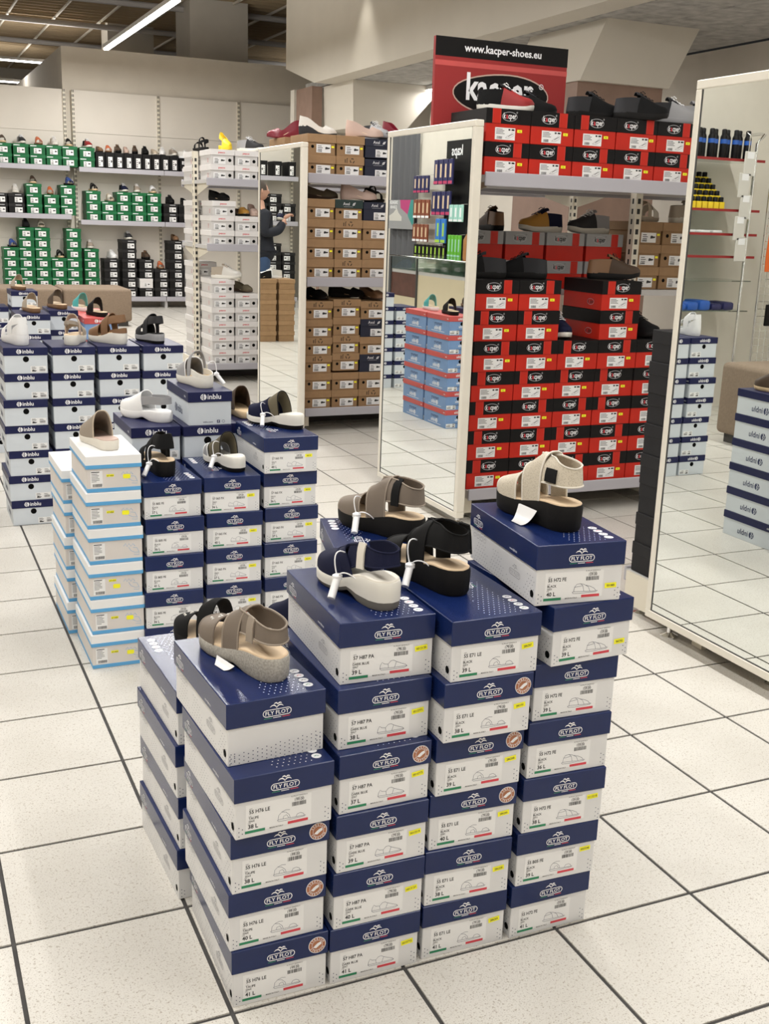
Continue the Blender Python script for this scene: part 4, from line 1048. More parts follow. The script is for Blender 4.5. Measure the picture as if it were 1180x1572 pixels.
P_('black_strap', 'sandal', 'black strappy sandal with tan insole on the left middle stack', 'sandal', .283, 1.665, .575, 92)
P_('grey_slide', 'sandal', 'grey slide with white sole and alarm tag on the middle stack', 'sandal', .512, 1.670, .575, 98)
P_('navy_slide', 'sandal', 'navy slide with white wedge sole on the right middle stack', 'sandal', .738, 1.735, .69, 118)
P_('beige_mule', 'clog', 'beige slip-on clog on the light blue banded stack', 'clog', .118, 1.670, .666, 98)
P_('white_clog', 'clog', 'white rubber clog lying across the navy box lid', 'clog', .372, 2.020, .678, 118)
P_('grey_clog', 'clog', 'grey and white clog with cork insole on the small navy box', 'clog', .502, 2.015, .79, 96)
P_('brown_mule', 'clog', 'dark brown mule with cork sole behind the navy slide', 'clog', .655, 2.02, .678, 92)
for st, nm, lab, x, y, z, yaw in (
    ('white_sandal', 'sandal', 'white closed-heel sandal on the first of four stacks', .060, 3.395, .784, 100), ('snake_sandal', 'sandal', 'snake print sandal with white sole on the second of four stacks', .250, 3.375, .784, 72),
    ('brown_wedge', 'sandal', 'brown sandal with white alarm tag on the third of four stacks', .490, 3.385, .784, 118), ('black_wedge', 'sandal', 'black sandal with grey sole on the fourth of four stacks', .650, 3.385, .784, 100),
    ('brown_slide', 'slide', 'broad khaki brown slide on a navy lid', .300, 4.985, .784, 94), ('dark_slide', 'slide', 'dark brown slide on the navy lid before the sofa', .475, 5.15, .791, 98), ('black_slide', 'slide', 'black slide with cream footbed on the coral lid', .690, 5.03, .756, 100),
    ('teal_slide', 'slide', 'teal slide behind the black slide on a coral lid', .66, 5.39, .756, 100), ('brown_slide', 'slide', 'khaki slide on the farthest navy lid', .430, 6.86, .784, 96),
    ('tan_slide', 'slide', 'tan slide with two straps at the left edge of the photo', .075, 4.98, .672, 100)):
    P_(st, nm, lab, nm, x, y, z, yaw)

# ================================================================== GONDOLAS
_pm = {}
def slotted(h, m='upright'):
    if h not in _pm:
        mb = MB()
        n = int((h-.1)/.05)
        for k in range(n):
            z = .08+k*.05
            for sg in (-1, 1):
                mb.rect(FR((-.006, sg*.0253, 0), (1 if sg < 0 else -1, 0, 0), (0, 0, 1)), -.004 if sg < 0 else -.008, z, .014 if sg < 0 else .010, z+.026, 'slot')
            mb.rect(FR((-.0203, 0, 0), (0, -1, 0), (0, 0, 1)), -.007, z, .007, z+.026, 'slot')
        _pm[h] = (MB().box(-.02, .02, -.025, .025, .0, h, m).mesh('upright'), mb.mesh('upright_slots'))
    return _pm[h]
def shelf_parts(t, x0, x1, ya, yb, z, facing, lip=.048, under=.03):
    """one shelf board with its price rail ; facing -1 = towards the camera side"""
    link('shelf', MB().box(x0, x1, ya, yb, z-under, z-.001, 'shelf').mesh('shelf'), t)
    yl = ya if facing < 0 else yb
    link('price_rail', MB().rbox(x0, x1, yl-.012 if facing < 0 else yl, yl if facing < 0 else yl+.012, z-lip, z+.012, 'rail', .003, 1).mesh('price_rail'), t)
    for xx in (x0+.02, x1-.02):
        q = MB(); 
        pts = [(xx, ya+.01, z-under), (xx, yb-.01, z-under), (xx, yb-.01, z-under-(.09 if facing < 0 else .02)), (xx, ya+.01, z-under-(.02 if facing < 0 else .09))]
        pts += [(a+.004, b, c) for a, b, c in pts]
        q.add(pts, [(0, 1, 2, 3), (7, 6, 5, 4), (0, 4, 5, 1), (1, 5, 6, 2), (2, 6, 7, 3), (3, 7, 4, 0)], 'upright')
        link('shelf_bracket', q.mesh('shelf_bracket'), t)
def gondola(label, x0, x1, yf, yb, front, back, h, posts):
    t = thing('display_gondola', label, 'shelving', (0, 0, 0))
    yc = (yf+yb)/2
    for x in posts:
        u, s_ = slotted(h); o = link('upright', u, t, (x, yc, 0)); link('upright_slots', s_, o)
    link('base_board', MB().box(x0, x1, yf, yb, .112, .1495, 'shelf').mesh('base_board'), t)
    link('base_rail', MB().rbox(x0, x1, yf-.012, yf, .104, .158, 'rail', .003, 1).mesh('base_rail'), t)
    link('base_rail', MB().rbox(x0, x1, yb, yb+.012, .104, .158, 'rail', .003, 1).mesh('base_rail'), t)
    link('kick_plate', MB().box(x0+.02, x1-.02, yc-.05, yc+.05, .0, .112, 'kick').mesh('kick_plate'), t)
    for x in posts:
        link('foot', MB().box(x-.02, x+.02, yf+.03, yb-.03, .035, .112, 'upright').mesh('foot'), t)
        for yy in (yf+.08, yb-.08): link('levelling_foot', MB().lathe((x, yy, 0), [(.026, 0), (.026, .006), (.008, .014), (.008, .036)], 'chrome', 12).mesh('levelling_foot', 40), t)
    link('end_panel', MB().box(x0-.012, x0-.001, yf+.02, yb-.02, .03, .150, 'upright').mesh('end_panel'), t)
    for z in front: shelf_parts(t, x0, x1, yf, yc-.03, z, -1)
    for z in back: shelf_parts(t, x0, x1, yc+.03, yb, z, 1)
    return t
gondola('double-sided gondola stacked with red and black shoe boxes', 1.945, 4.15, 2.80, 3.62, [1.565], [1.05, 1.565], 1.585, (1.965, 3.055, 4.13))
gondola('double-sided gondola stacked with brown kraft shoe boxes', 1.965, 4.2, 5.10, 5.92, [.985, 1.615], [.985, 1.615], 1.66, (1.985, 3.1, 4.18))
gondola('double-sided gondola stacked with white shoe boxes', 1.93, 3.6, 7.38, 8.20, [1.12, 1.632], [1.12, 1.632], 1.86, (1.945, 3.0))
g0 = gondola('gondola mostly hidden behind the large mirror at right', 1.945, 3.2, .72, 1.56, [1.2], [], 1.70, (1.965, 3.1))

# mirrors
def mirror(label, x, y0, y1, z0, z1):
    t = thing('standing_mirror', label, 'mirror', (x, (y0+y1)/2, 0))
    f = .028; d = .042; hy = (y1-y0)/2
    link('bottom_rail', MB().rbox(0, d, -hy, hy, z0, z0+f, 'frame', .003, 1).mesh('bottom_rail'), t)
    link('top_rail', MB().rbox(0, d, -hy, hy, z1-f, z1, 'frame', .003, 1).mesh('top_rail'), t)
    for sg in (-1, 1): link('stile', MB().rbox(0, d, sg*hy-(f if sg > 0 else 0), sg*hy+(f if sg < 0 else 0), z0+f, z1-f, 'frame', .003, 1).mesh('stile'), t)
    link('mirror_glass', MB().box(.0045, .009, -hy+f, hy-f, z0+f, z1-f, 'mirror').mesh('mirror_glass'), t)
    e = MB()
    for sg in (-1, 1): e.box(.002, .0045, sg*(hy-f)-(.0025 if sg > 0 else 0), sg*(hy-f)+(.0025 if sg < 0 else 0), z0+f, z1-f, 'mirror_edge')
    e.box(.002, .0045, -hy+f, hy-f, z0+f, z0+f+.0025, 'mirror_edge')
    link('edge_seal', e.mesh('edge_seal'), t)
    link('back_board', MB().box(.010, .016, -hy+f, hy-f, z0+f, z1-f, 'kraft').mesh('back_board'), t)
    for sg in (-1, 1): link('foot', MB().lathe((.05, sg*(hy-.08), 0), [(.030, 0), (.030, .006), (.009, .016), (.009, z0+.002)], 'chrome', 14).mesh('foot', 40), t)
    return t
mirror('tall ivory framed mirror at the right edge showing pale blue boxes', 1.868, .43, 1.333, .056, 1.806)
mirror('tall ivory framed mirror at the end of the red box gondola', 1.842, 2.712, 3.62, .046, 1.78)
mirror('narrow looking ivory framed mirror beside the brown box gondola', 1.862, 4.93, 5.79, .05, 1.795)

# ------------------------------------------------------------------ red and black boxes
GK = 'red and black shoe boxes on the red gondola'
ROWS = ['aaaabab', 'bbbabab', 'babaa', 'bbaabba', 'bbbbb']
for i, row in enumerate(ROWS):
    for k, v in enumerate(row):
        j = random.Random(i*11+k)
        put('kacper_'+v, 1.948+i*.2245+j.uniform(-.0004, .0004), 2.815+j.uniform(0, .012), .151+k*.1378, 0, f'red shoe box with black lid, {level(k, len(row))}, {NTH[i]} stack of the lower red rows', GK)
for i in range(5):
    for k in range(2):
        put('kacper_'+(['bbbbb', 'abacb'][k][i]), 1.947+i*.2255, 2.812, 1.5655+k*.1378, 0, f'red shoe box with black lid, {("lower", "upper")[k]} row, {NTH[i]} from left on the top shelf', GK)
for i in range(4):
    for k in range(2):
        put('kacper_g', 2.10+i*.236, 3.262, 1.0505+k*.1378, 0, f'shaded red box with grey lid, {("lower", "upper")[k]} row, {NTH[i]} from left behind the gap', 'grey-lidded red boxes behind the gap')
GX = 'kraft boxes seen through the red gondola'
for i in range(3):
    for k in range(3): put('kraft', 3.10+i*.192, 3.28, 1.0505+k*.115, 0, f'kraft shoe box, {level(k, 3)}, {NTH[i]} column right of the red gondola post', GX)
for st, lab, x, y, z, yaw in (
    ('black_sneaker', 'black lace shoe at left on the lower red stacks', 2.16, 2.93, .151+7*.1378, 155), ('black_sneaker', 'black lace shoe at right on the lower red stacks', 2.36, 2.90, .151+7*.1378, 130),
    ('navy_sneaker', 'dark navy shoe in the gap between red stacks', 2.50, 3.10, .151+5*.1378, -100), ('brown_sneaker', 'brown lace shoe lying on the rightmost tall red stack', 2.68, 3.05, .151+7*.1378, -18), ('black_sneaker', 'black shoe on the shorter red stack at right', 2.90, 3.08, .151+5*.1378, -75),
    ('red_sneaker', 'red sneaker with white laces in front of the sign', 1.99, 2.99, 1.5655+2*.1378, -12), ('black_sneaker', 'black sneaker close to the red sneaker before the sign', 2.20, 3.12, 1.5655+2*.1378, -8),
    ('black_sneaker', 'black lace shoe third from left on the upper red boxes', 2.44, 2.96, 1.5655+2*.1378, -6), ('black_sneaker', 'black lace shoe fourth from left on the upper red boxes', 2.63, 2.86, 1.5655+2*.1378, -12), ('grey_sneaker', 'grey sneaker with pale laces on the upper red boxes', 2.86, 2.93, 1.5655+2*.1378, -12), ('slate_sneaker', 'dark trekking shoe at the right end of the upper red boxes', 3.04, 2.98, 1.5655+2*.1378, -15),
    ('black_sneaker', 'shaded black shoe behind the gap, leftmost', 2.18, 3.42, 1.326, 170), ('brown_sneaker', 'shaded brown shoe behind the gap, second from left', 2.34, 3.33, 1.326, 80), ('mustard_sneaker', 'mustard and navy shoe behind the gap', 2.74, 3.40, 1.326, 185), ('slate_sneaker', 'grey shoe behind the gap right of the mustard one', 3.03, 3.40, 1.326, 185),
    ('cream_slide', 'pale slide on the kraft boxes right of the post', 3.16, 3.34, 1.396, 30), ('silver_sneaker', 'pale shoe on the kraft boxes near the mirror frame', 3.42, 3.40, 1.396, 10)):
    P_(st, 'shoe', lab, 'shoe', x, y, z, yaw)
put('pesco', 1.955, 3.28, 1.5655, 0, 'white shoe box left of the red sign, lower one', 'white boxes beside the sign')
put('pesco', 1.955, 3.28, 1.5655+.116, 0, 'white shoe box left of the red sign, upper one', 'white boxes beside the sign')
P_('beige_pump', 'shoe', 'beige shoe on the white boxes left of the sign', 'shoe', 1.98, 3.42, 1.7985, 20)

# sign
sg = thing('brand_sign', 'red and black brand sign board standing above the red boxes', 'sign', (2.243, 3.235, 1.60))
link('board', MB().rbox(-.352, .352, -.012, .012, .0, .575, 'kred', .002, 1).mesh('board'), sg)
mb = MB(); fr = FR((-.352, -.0124, 0), (1, 0, 0), (0, 0, 1))
mb.rect(fr, 0, .492, .704, .575, 'k_blk'); mb.rect(fr, 0, .452, .704, .474, 'inb_red')
link('header_band', mb.mesh('header_band'), sg)
mb = MB(); mb.text(fr.off(.0003), .352, .520, 'www.kacper-shoes.eu', .046, 'wprint', 'c', .02, 1.0)
link('web_lettering', mb.mesh('web_lettering'), sg)
mb = MB(); f2 = fr.off(.0004)
op = []
for k in range(36):
    a = 2*PI*k/36; op.append((.352+.250*math.cos(a)*(1-.06*math.sin(a*2)), .345+.085*math.sin(a)+.012*math.cos(a)))
mb.strip(f2, op, .012, 'rose', closed=True); mb.poly(f2.off(.0001), op, 'k_blk')
mb.text(f2.off(.0003), .345, .315, 'kacper', .165, 'wprint', 'c', .025, .80); mb.ring(f2.off(.0003), .566, .395, .011, .003, 'wprint', 14); mb.text(f2.off(.0003), .566, .3895, 'R', .014, 'wprint', 'c')
link('logo', mb.mesh('logo'), sg)
link('support', MB().box(-.30, -.28, .012, .03, -.030, .5, 'upright').box(.28, .30, .012, .03, -.030, .5, 'upright').mesh('support'), sg)

# ------------------------------------------------------------------ charcoal stack behind the big mirror
for k in range(8):
    put('charcoal', 1.952+.006*(k % 3), 1.215, .151+k*.109, .5*(k % 3)-.5, f'charcoal shoe box, {level(k, 8)}, stack beside the large mirror frame', 'charcoal boxes behind the large mirror')

# ------------------------------------------------------------------ kraft gondola
plain('kraft_t', .179, .31, .1225, .050, 'kraft', 'kraft_l', (.055, .014, .150, .064), None, (.030, .048, .0098), .0055)
plain('kraft_tr', .179, .31, .1225, .050, 'kraft', 'kraft_l', (.055, .014, .150, .064), recycle, (.030, .048, .0098), .0055)
GR = 'kraft shoe boxes on the brown gondola'
LOW = [['kraft', 'kraft', 'kraft_r', 'kraft_r', 'kraft', 'kraft_r'], ['kraft', 'kraft', 'kraft_r', 'kraft_r', 'kraft', 'kraft_r'], ['kraft_r', 'kraft', 'navy_axel', 'kraft', 'navy_axel', 'kraft_r'], ['kraft']*5]
def look(kd): return {'navy_axel': 'dark navy', 'kraft_green': 'green-lidded kraft'}.get(kd, 'kraft')
for i, cl in enumerate(LOW):
    for k, kd in enumerate(cl):
        dx = (.001 if (i == 1 and k > 1) else 0)
        put(kd, 1.972+i*.192+dx, 5.125, .151+k*.1155+(.012 if i == 1 and k > 1 else 0), 0, f'{look(kd)} shoe box, {level(k, len(cl))}, {NTH[i]} column at the base of the brown gondola', GR)
MIDK = [['kraft_t']*4, ['kraft_tr', 'kraft_t', 'kraft_tr', 'kraft_green'], ['kraft_t', 'kraft_t', 'kraft_t', 'navy_axel'], ['kraft_t']*3]
for i, cl in enumerate(MIDK):
    for k, kd in enumerate(cl):
        put(kd, 1.972+i*.192, 5.125, .985+k*.1228, 0, f'{look(kd)} shoe box, {level(k, len(cl))}, {NTH[i]} column on the brown gondola middle shelf', GR)
for i, cl in enumerate([['kraft_t', 'kraft_t'], ['kraft_tr', 'kraft_t'], ['navy_axel', 'navy_axel'], ['kraft_t', 'kraft_t']]):
    for k, kd in enumerate(cl):
        put(kd, 1.972+i*.192, 5.125, 1.615+k*.1228, 0, f'{look(kd)} shoe box, {("lower", "upper")[k]}, {NTH[i]} column on the brown gondola top shelf', GR)
for k in range(2): put('kraft_t', 1.972, 5.56, 1.615+k*.1228, 0, f'kraft shoe box, {("lower", "upper")[k]}, on the far side of the brown gondola', GR)
for st, lab, x, y, z, yaw in (('silver_pump', 'silver slip-on pump on the top kraft boxes', 1.985, 5.34, 1.861, -14), ('rose_pump', 'rose beige pump on the top kraft boxes', 2.25, 5.21, 1.861, -16), ('grey_sneaker', 'grey sneaker on the dark navy boxes beside the mirror', 2.46, 5.42, 1.8535, -78), ('red_pump', 'red pump above the dark navy boxes', 2.60, 5.42, 1.861, -65),
    ('red_pump', 'dark red pump above the narrow mirror', 2.15, 5.72, 1.861, 172), ('olive_loafer', 'taupe shoe at left on the middle kraft row', 2.00, 5.34, 1.478, -20), ('rose_pump', 'rose shoe second on the middle kraft row', 2.22, 5.20, 1.478, -8), ('strappy_black', 'black strappy shoe on the dark navy middle box', 2.42, 5.25, 1.47, 40),
    ('black_loafer', 'black shaded loafer on the lower kraft stacks at left', 2.04, 5.40, .846, -68), ('black_loafer', 'black shaded loafer on the lower kraft stacks in the centre', 2.20, 5.33, .858, -15), ('brown_loafer', 'brown toe of a loafer on the lower kraft stacks', 2.44, 5.36, .846, -70)):
    P_(st, 'shoe', lab, 'shoe', x, y, z, yaw)

# ------------------------------------------------------------------ white gondola
GW = 'white shoe boxes on the white gondola'
for i, n in enumerate((6, 5, 4, 4)):
    for k in range(n): put('pesco', 1.975+i*.202, 7.40, .151+k*.1165, 0, f'white shoe box, {level(k, n)}, {NTH[i]} column at the base of the white gondola', GW)
for i, n in enumerate((3, 2, 2)):
    for k in range(n): put('pesco', 1.975+i*.202+(.012 if k == 2 else 0), 7.40, 1.12+k*.1165, 0, f'white shoe box, {level(k, n)}, {NTH[i]} column on the white gondola middle shelf', GW)
for i in range(3):
    for k in range(2): put('pesco', 1.975+i*.202, 7.40, 1.632+k*.1165, 0, f'white shoe box, {("lower", "upper")[k]}, {NTH[i]} column on the white gondola top shelf', GW)
for z, n, nm in ((.151, 7, 'base'), (1.121, 3, 'middle shelf'), (1.632, 2, 'top shelf')):
    for k in range(n): put('pesco', 1.945+.006*(k % 2), 7.845, z+k*.1165, 0, f'white shoe box, {level(k, n)}, far side {nm} of the white gondola', GW)
for st, lab, x, y, z, yaw in (('strappy_black', 'black flat sandal at left on the white gondola top', 2.02, 7.68, 1.866, 100), ('yellow_sling', 'yellow slingback shoe on the white gondola top', 2.14, 7.70, 1.866, -88), ('slate_sneaker', 'grey and black sneaker on the white gondola top', 2.27, 7.66, 1.866, -55),
    ('black_loafer', 'black shoe on the tallest middle white stack', 2.04, 7.70, 1.47, -65), ('leopard_flat', 'leopard flat on the middle white boxes', 2.25, 7.68, 1.354, -80), ('rose_pump', 'pinkish shoe on the middle white boxes', 2.38, 7.68, 1.354, -95), ('silver_sneaker', 'silver sneaker on the tall lower white stack', 2.00, 7.52, .851, -35), ('olive_loafer', 'olive and black loafer on the lower white stacks', 2.24, 7.66, .735, -70), ('strappy_black', 'black strappy shoe low on the white gondola', 2.42, 7.5, .618, 20)):
    P_(st, 'shoe', lab, 'shoe', x, y, z, yaw)

# ================================================================== WALL SHELVING
def wall_unit(label, x0, x1, seams, shelves, ztop=2.985, base=True):
    t = thing('wall_shelving', label, 'shelving', (0, 0, 0))
    yb = 15.20; yf = 14.87
    ed = [x0]+seams+[x1]
    for a, b in zip(ed[:-1], ed[1:]):
        for z0, z1 in ((.12, .95), (.952, 1.75), (1.752, 2.42), (2.424, ztop)):
            link('back_panel', MB().box(a+.012, b-.012, yb, yb+.03, z0, z1, 'panel').mesh('back_panel'), t)
    for x in ed:
        mb = MB(); n = 46
        for k in range(n):
            for sg in (-1, 1): mb.rect(FR((x, yb-.0322, 0), (1, 0, 0), (0, 0, 1)), sg*.009-.005, .25+k*.06, sg*.009+.005, .25+k*.06+.034, 'slot')
        o = link('upright', MB().box(x-.018, x+.018, yb-.032, yb+.03, 0, ztop, 'upright').mesh('upright'), t); link('upright_slots', mb.mesh('upright_slots'), o)
    for z in shelves:
        for a, b in zip(ed[:-1], ed[1:]):
            link('shelf', MB().box(a+.004, b-.004, yf, yb-.035, z-.03, z-.001, 'shelf').mesh('shelf'), t)
            link('price_rail', MB().rbox(a+.004, b-.004, yf-.012, yf, z-.055, z+.012, 'rail', .003, 1).mesh('price_rail'), t)
    for x in ed: link('foot', MB().box(x-.02, x+.02, yf+.02, yb-.04, 0, .11, 'shelf').mesh('foot'), t)
    return t
wall_unit('tall cream wall shelving full of green and black boxes, right run', 2.105, 5.70, [3.305, 4.505], [.15, 1.22, 1.935])
wall_unit('tall cream wall shelving full of green boxes, left run', -1.62, 1.985, [-.42, .785], [.15, 1.285, 1.94])
def wx(cx): return 1.061+cx*.00234          # photo column on the wall -> metres along the wall
def wall_boxes(bay, z, specs, rowword):
    for i, (a, n, kd) in enumerate(specs):
        K = KIND[kd]
        for k in range(n):
            kk = 'white_wall' if (kd == 'black' and rowword == 'base' and i == 3 and k == 1 and bay == 'right') else kd
            cl = {'green': 'green', 'black': 'black', 'black_up': 'upright black', 'white_wall': 'white', 'black_wide': 'flat black'}[kk]
            put(kk, wx(a), 14.885, z+k*(K['h']+.0005), 0, f'{cl} shoe box, {level(k, n) if n > 1 else "single"}, {NTH[i]} stack of {bay} wall bay {rowword}', f'boxes on the {bay} wall bay {rowword}')
wall_boxes('left', 1.94, [(-18, 2, 'green'), (78, 2, 'green'), (172, 2, 'green'), (264, 2, 'green'), (356, 2, 'green')], 'top shelf')
wall_boxes('right', 1.935, [(456, 2, 'green'), (550, 1, 'black_up'), (607, 1, 'black_up'), (663, 1, 'black_up'), (719, 1, 'black_up'), (775, 1, 'black_up'), (831, 1, 'black_up'), (887, 1, 'black_up'), (943, 1, 'black_up'), (999, 1, 'black_up'), (1060, 2, 'black_wide'), (1160, 2, 'black_wide')], 'top shelf')
wall_boxes('left', 1.285, [(-58, 2, 'black'), (38, 2, 'black'), (140, 3, 'green'), (240, 2, 'green'), (336, 3, 'green')], 'middle shelf')
wall_boxes('right', 1.22, [(484, 3, 'green'), (577, 2, 'green'), (668, 3, 'green'), (759, 3, 'green'), (852, 3, 'green'), (955, 2, 'black'), (1050, 2, 'black'), (1145, 2, 'black')], 'middle shelf')
wall_boxes('left', .15, [(-6, 5, 'green'), (85, 7, 'green'), (177, 7, 'green'), (268, 4, 'green'), (359, 7, 'green')], 'base')
wall_boxes('right', .15, [(462, 5, 'green'), (580, 4, 'black'), (690, 6, 'black'), (795, 4, 'black'), (890, 3, 'black'), (985, 6, 'black'), (1090, 4, 'white_wall')], 'base')
RN = random.Random(21)
def wall_shoe(st, word, cx, z, bay, nth, row):
    P_(st, 'shoe', f'{word} on the {nth} stack of {bay} wall bay {row}', 'shoe', wx(cx)+.10, 15.14, z, -86+RN.uniform(-8, 8), 'shoes displayed on the wall shelving', 1.06)
gh = .1365
for i, (st, wd) in enumerate((('two_strap_brown', 'dark brown sandal'), ('slate_sneaker', 'dark shoe'), ('orange_slide', 'orange slide'), ('silver_sneaker', 'silver shoe'), ('two_strap_black', 'black sandal'))):
    wall_shoe(st, wd, (-18, 78, 176, 268, 356)[i], 1.94+2*gh, 'left', NTH[i], 'top shelf')
wall_shoe('red_sneaker', 'red patterned shoe', 456, 1.935+2*gh, 'right', 'first', 'top shelf')
for i, (st, wd) in enumerate((('brown_loafer', 'brown loafer'), ('orange_slide', 'orange slide'), ('brown_sneaker', 'brown shoe'), ('rose_pump', 'rose shoe'), ('brown_sneaker', 'dark brown shoe'), ('black_sneaker', 'black shoe'), ('beige_pump', 'cream shoe'), ('white_sneaker', 'white shoe'), ('tan_sneaker', 'beige shoe'))):
    P_(st, 'shoe', f'{wd} on the {NTH[i]} upright black box of right wall bay', 'shoe', wx(550+56*i)+.06, 15.14, 1.935+.2252, -90+RN.uniform(-8, 8), 'shoes displayed on the wall shelving')
P_('white_sneaker', 'shoe', 'white sneaker on the flat black boxes near the white gondola', 'shoe', wx(1050), 15.0, 1.935+.201, -30, 'shoes displayed on the wall shelving')
P_('black_loafer', 'shoe', 'black shoe on the flat black boxes near the white gondola', 'shoe', wx(1165), 15.1, 1.935+.201, -60, 'shoes displayed on the wall shelving')
for (st, wd, cx, n, z, bay, nth, row) in (('silver_sneaker', 'pale sneaker', 38, 2, 1.285, 'left', 'second', 'middle shelf'), ('two_strap_brown', 'brown sandal', 140, 3, 1.285, 'left', 'third', 'middle shelf'), ('orange_slide', 'rust slide', 240, 2, 1.285, 'left', 'fourth', 'middle shelf'), ('blue_slide', 'blue slide', 336, 3, 1.285, 'left', 'fifth', 'middle shelf'),
        ('two_strap_black', 'black sandal', 484, 3, 1.22, 'right', 'first', 'middle shelf'), ('cream_slide', 'striped pale slide', 577, 2, 1.22, 'right', 'second', 'middle shelf'), ('navy_sneaker', 'navy and white shoe', 668, 3, 1.22, 'right', 'third', 'middle shelf'), ('tan_sneaker', 'beige shoe', 759, 3, 1.22, 'right', 'fourth', 'middle shelf'), ('two_strap_white', 'white sandal', 852, 3, 1.22, 'right', 'fifth', 'middle shelf'), ('black_sneaker', 'black shoe', 955, 2, 1.22, 'right', 'sixth', 'middle shelf'), ('black_loafer', 'black loafer', 1050, 2, 1.22, 'right', 'seventh', 'middle shelf'),
        ('blue_slide', 'blue shoe', -6, 5, .15, 'left', 'first', 'base'), ('black_sneaker', 'black and white shoe', 85, 7, .15, 'left', 'second', 'base'), ('cream_slide', 'cream slide', 177, 7, .15, 'left', 'third', 'base'), ('two_strap_black', 'dark strappy sandal', 268, 4, .15, 'left', 'fourth', 'base'), ('tan_sneaker', 'grey beige sandal', 462, 5, .15, 'right', 'first', 'base'), ('white_sneaker', 'white sneaker', 580, 4, .15, 'right', 'second', 'base'), ('slate_sneaker', 'black and white sneaker', 690, 6, .15, 'right', 'third', 'base'), ('brown_sneaker', 'brown shoe', 795, 4, .15, 'right', 'fourth', 'base'), ('orange_slide', 'rust slide', 890, 3, .15, 'right', 'fifth', 'base'), ('brown_loafer', 'tan shoe', 985, 6, .15, 'right', 'sixth', 'base')):
    wall_shoe(st, wd, cx, z+n*gh, bay, nth, row)
# black boxes of the farther left bay, seen in the narrow mirror
for z, nn, w_ in ((1.94, 1, 'top shelf'), (1.285, 3, 'middle shelf'), (.15, 6, 'base')):
    for i in range(5):
        for k in range(nn if i % 2 else max(1, nn-1)):
            kd = 'black_up' if nn == 1 else 'black'
            put(kd, -1.58+i*.225, 14.885, z+k*(KIND[kd]['h']+.0005), 0, f'black shoe box in the narrow mirror, {level(k, nn) if nn > 1 else "single"}, {NTH[i]} stack of {w_}', 'black boxes seen in the narrow mirror')

# ================================================================== SOFAS
def sofa(label, x0, x1, y0, y1, h, n, gap=.012):
    t = thing('bench_sofa', label, 'sofa', ((x0+x1)/2, (y0+y1)/2, 0)); w = x1-x0; d = y1-y0
    link('plinth', MB().box(-w/2+.05, w/2-.05, -d/2+.05, d/2-.05, 0, .06, 'kick').mesh('plinth'), t)
    cw = w/n
    for k in range(n):
        link('seat_block', MB().rbox(-w/2+k*cw+gap/2, -w/2+(k+1)*cw-gap/2, -d/2, d/2, .06, h, 'sofa', .035, 4).mesh('seat_block', 40), t)
    return t
sofa('taupe upholstered bench sofa in front of the wall shelving', .62, 2.26, 12.12, 12.98, .45, 2)
sofa('taupe upholstered bench sofa seen in the large mirror', -1.65, -.79, 2.55, 4.16, .53, 1)

# ================================================================== THINGS SEEN IN THE MIRRORS
M['pk_navy'] = mat('pack_navy', (.02, .02, .09), .35); M['pk_pink'] = mat('pack_pink', (.45, .04, .12), .4); M['pk_brown'] = mat('pack_brown', (.22, .06, .03), .4)
M['pk_mint'] = mat('pack_mint', (.35, .62, .55), .4); M['pk_green'] = mat('pack_green', (.12, .45, .03), .4); M['pk_lime'] = mat('pack_lime', (.38, .62, .06), .4); M['pk_blue'] = mat('pack_blue', (.03, .18, .55), .35)
M['cream_front'] = mat('cream_counter_front', (.62, .54, .38), .5, var=.02, scale=4); M['wood_dark'] = mat('dark_brown_wood', (.10, .04, .03), .45, var=.2, scale=10); M['grey_drape'] = mat('grey_drape', (.10, .10, .11), .8)
M['poster_grey'] = mat('poster_grey', (.30, .30, .31), .5); M['poster_mag'] = mat('poster_magenta', (.45, .05, .18), .5); M['poster_teal'] = mat('poster_teal', (.04, .26, .24), .5); M['orange'] = mat('orange_plastic', (.75, .14, .02), .4); M['amber'] = mat('amber_bottle', (.35, .16, .05), .3)
M['bluep'] = mat('blue_cap', (.02, .10, .42), .35); M['skin'] = mat('skin', (.50, .28, .20), .6); M['hair'] = mat('grey_brown_hair', (.06, .045, .035), .8); M['jacket'] = mat('dark_navy_jacket', (.012, .014, .022), .85, bump=.2); M['jeans'] = mat('blue_jeans', (.035, .07, .15), .85, bump=.2, bscale=400)
# counter with glass showcase (front faces +x)
t = thing('shop_counter', 'cream shop counter with glass showcase seen in the mirror', 'counter', (-1.4, 9.1, 0))
link('body', MB().box(-.28, .285, -.98, 1.02, .0, .80, 'cream_front').mesh('body'), t)
link('side_section', MB().box(-.28, .29, .32, 1.03, .55, .80, 'wood_dark').mesh('side_section'), t)
link('showcase_glass', MB().box(.292, .298, -.98, 1.02, .84, .975, 'glass').mesh('showcase_glass'), t)
link('inner_shelf', MB().box(-.27, .285, -.97, 1.01, .80, .84, 'shelf').mesh('inner_shelf'), t)
link('back_wall', MB().box(-.28, -.26, -.98, 1.02, .84, .975, 'wall2').mesh('back_wall'), t)
link('worktop', MB().rbox(-.30, .31, -1.0, 1.04, .976, .990, 'chrome', .003, 1).mesh('worktop'), t)
for y in (-.98, .31, 1.0): link('post', MB().box(.285, .302, y, y+.025, 0, .97, 'mirror_edge').mesh('post'), t)
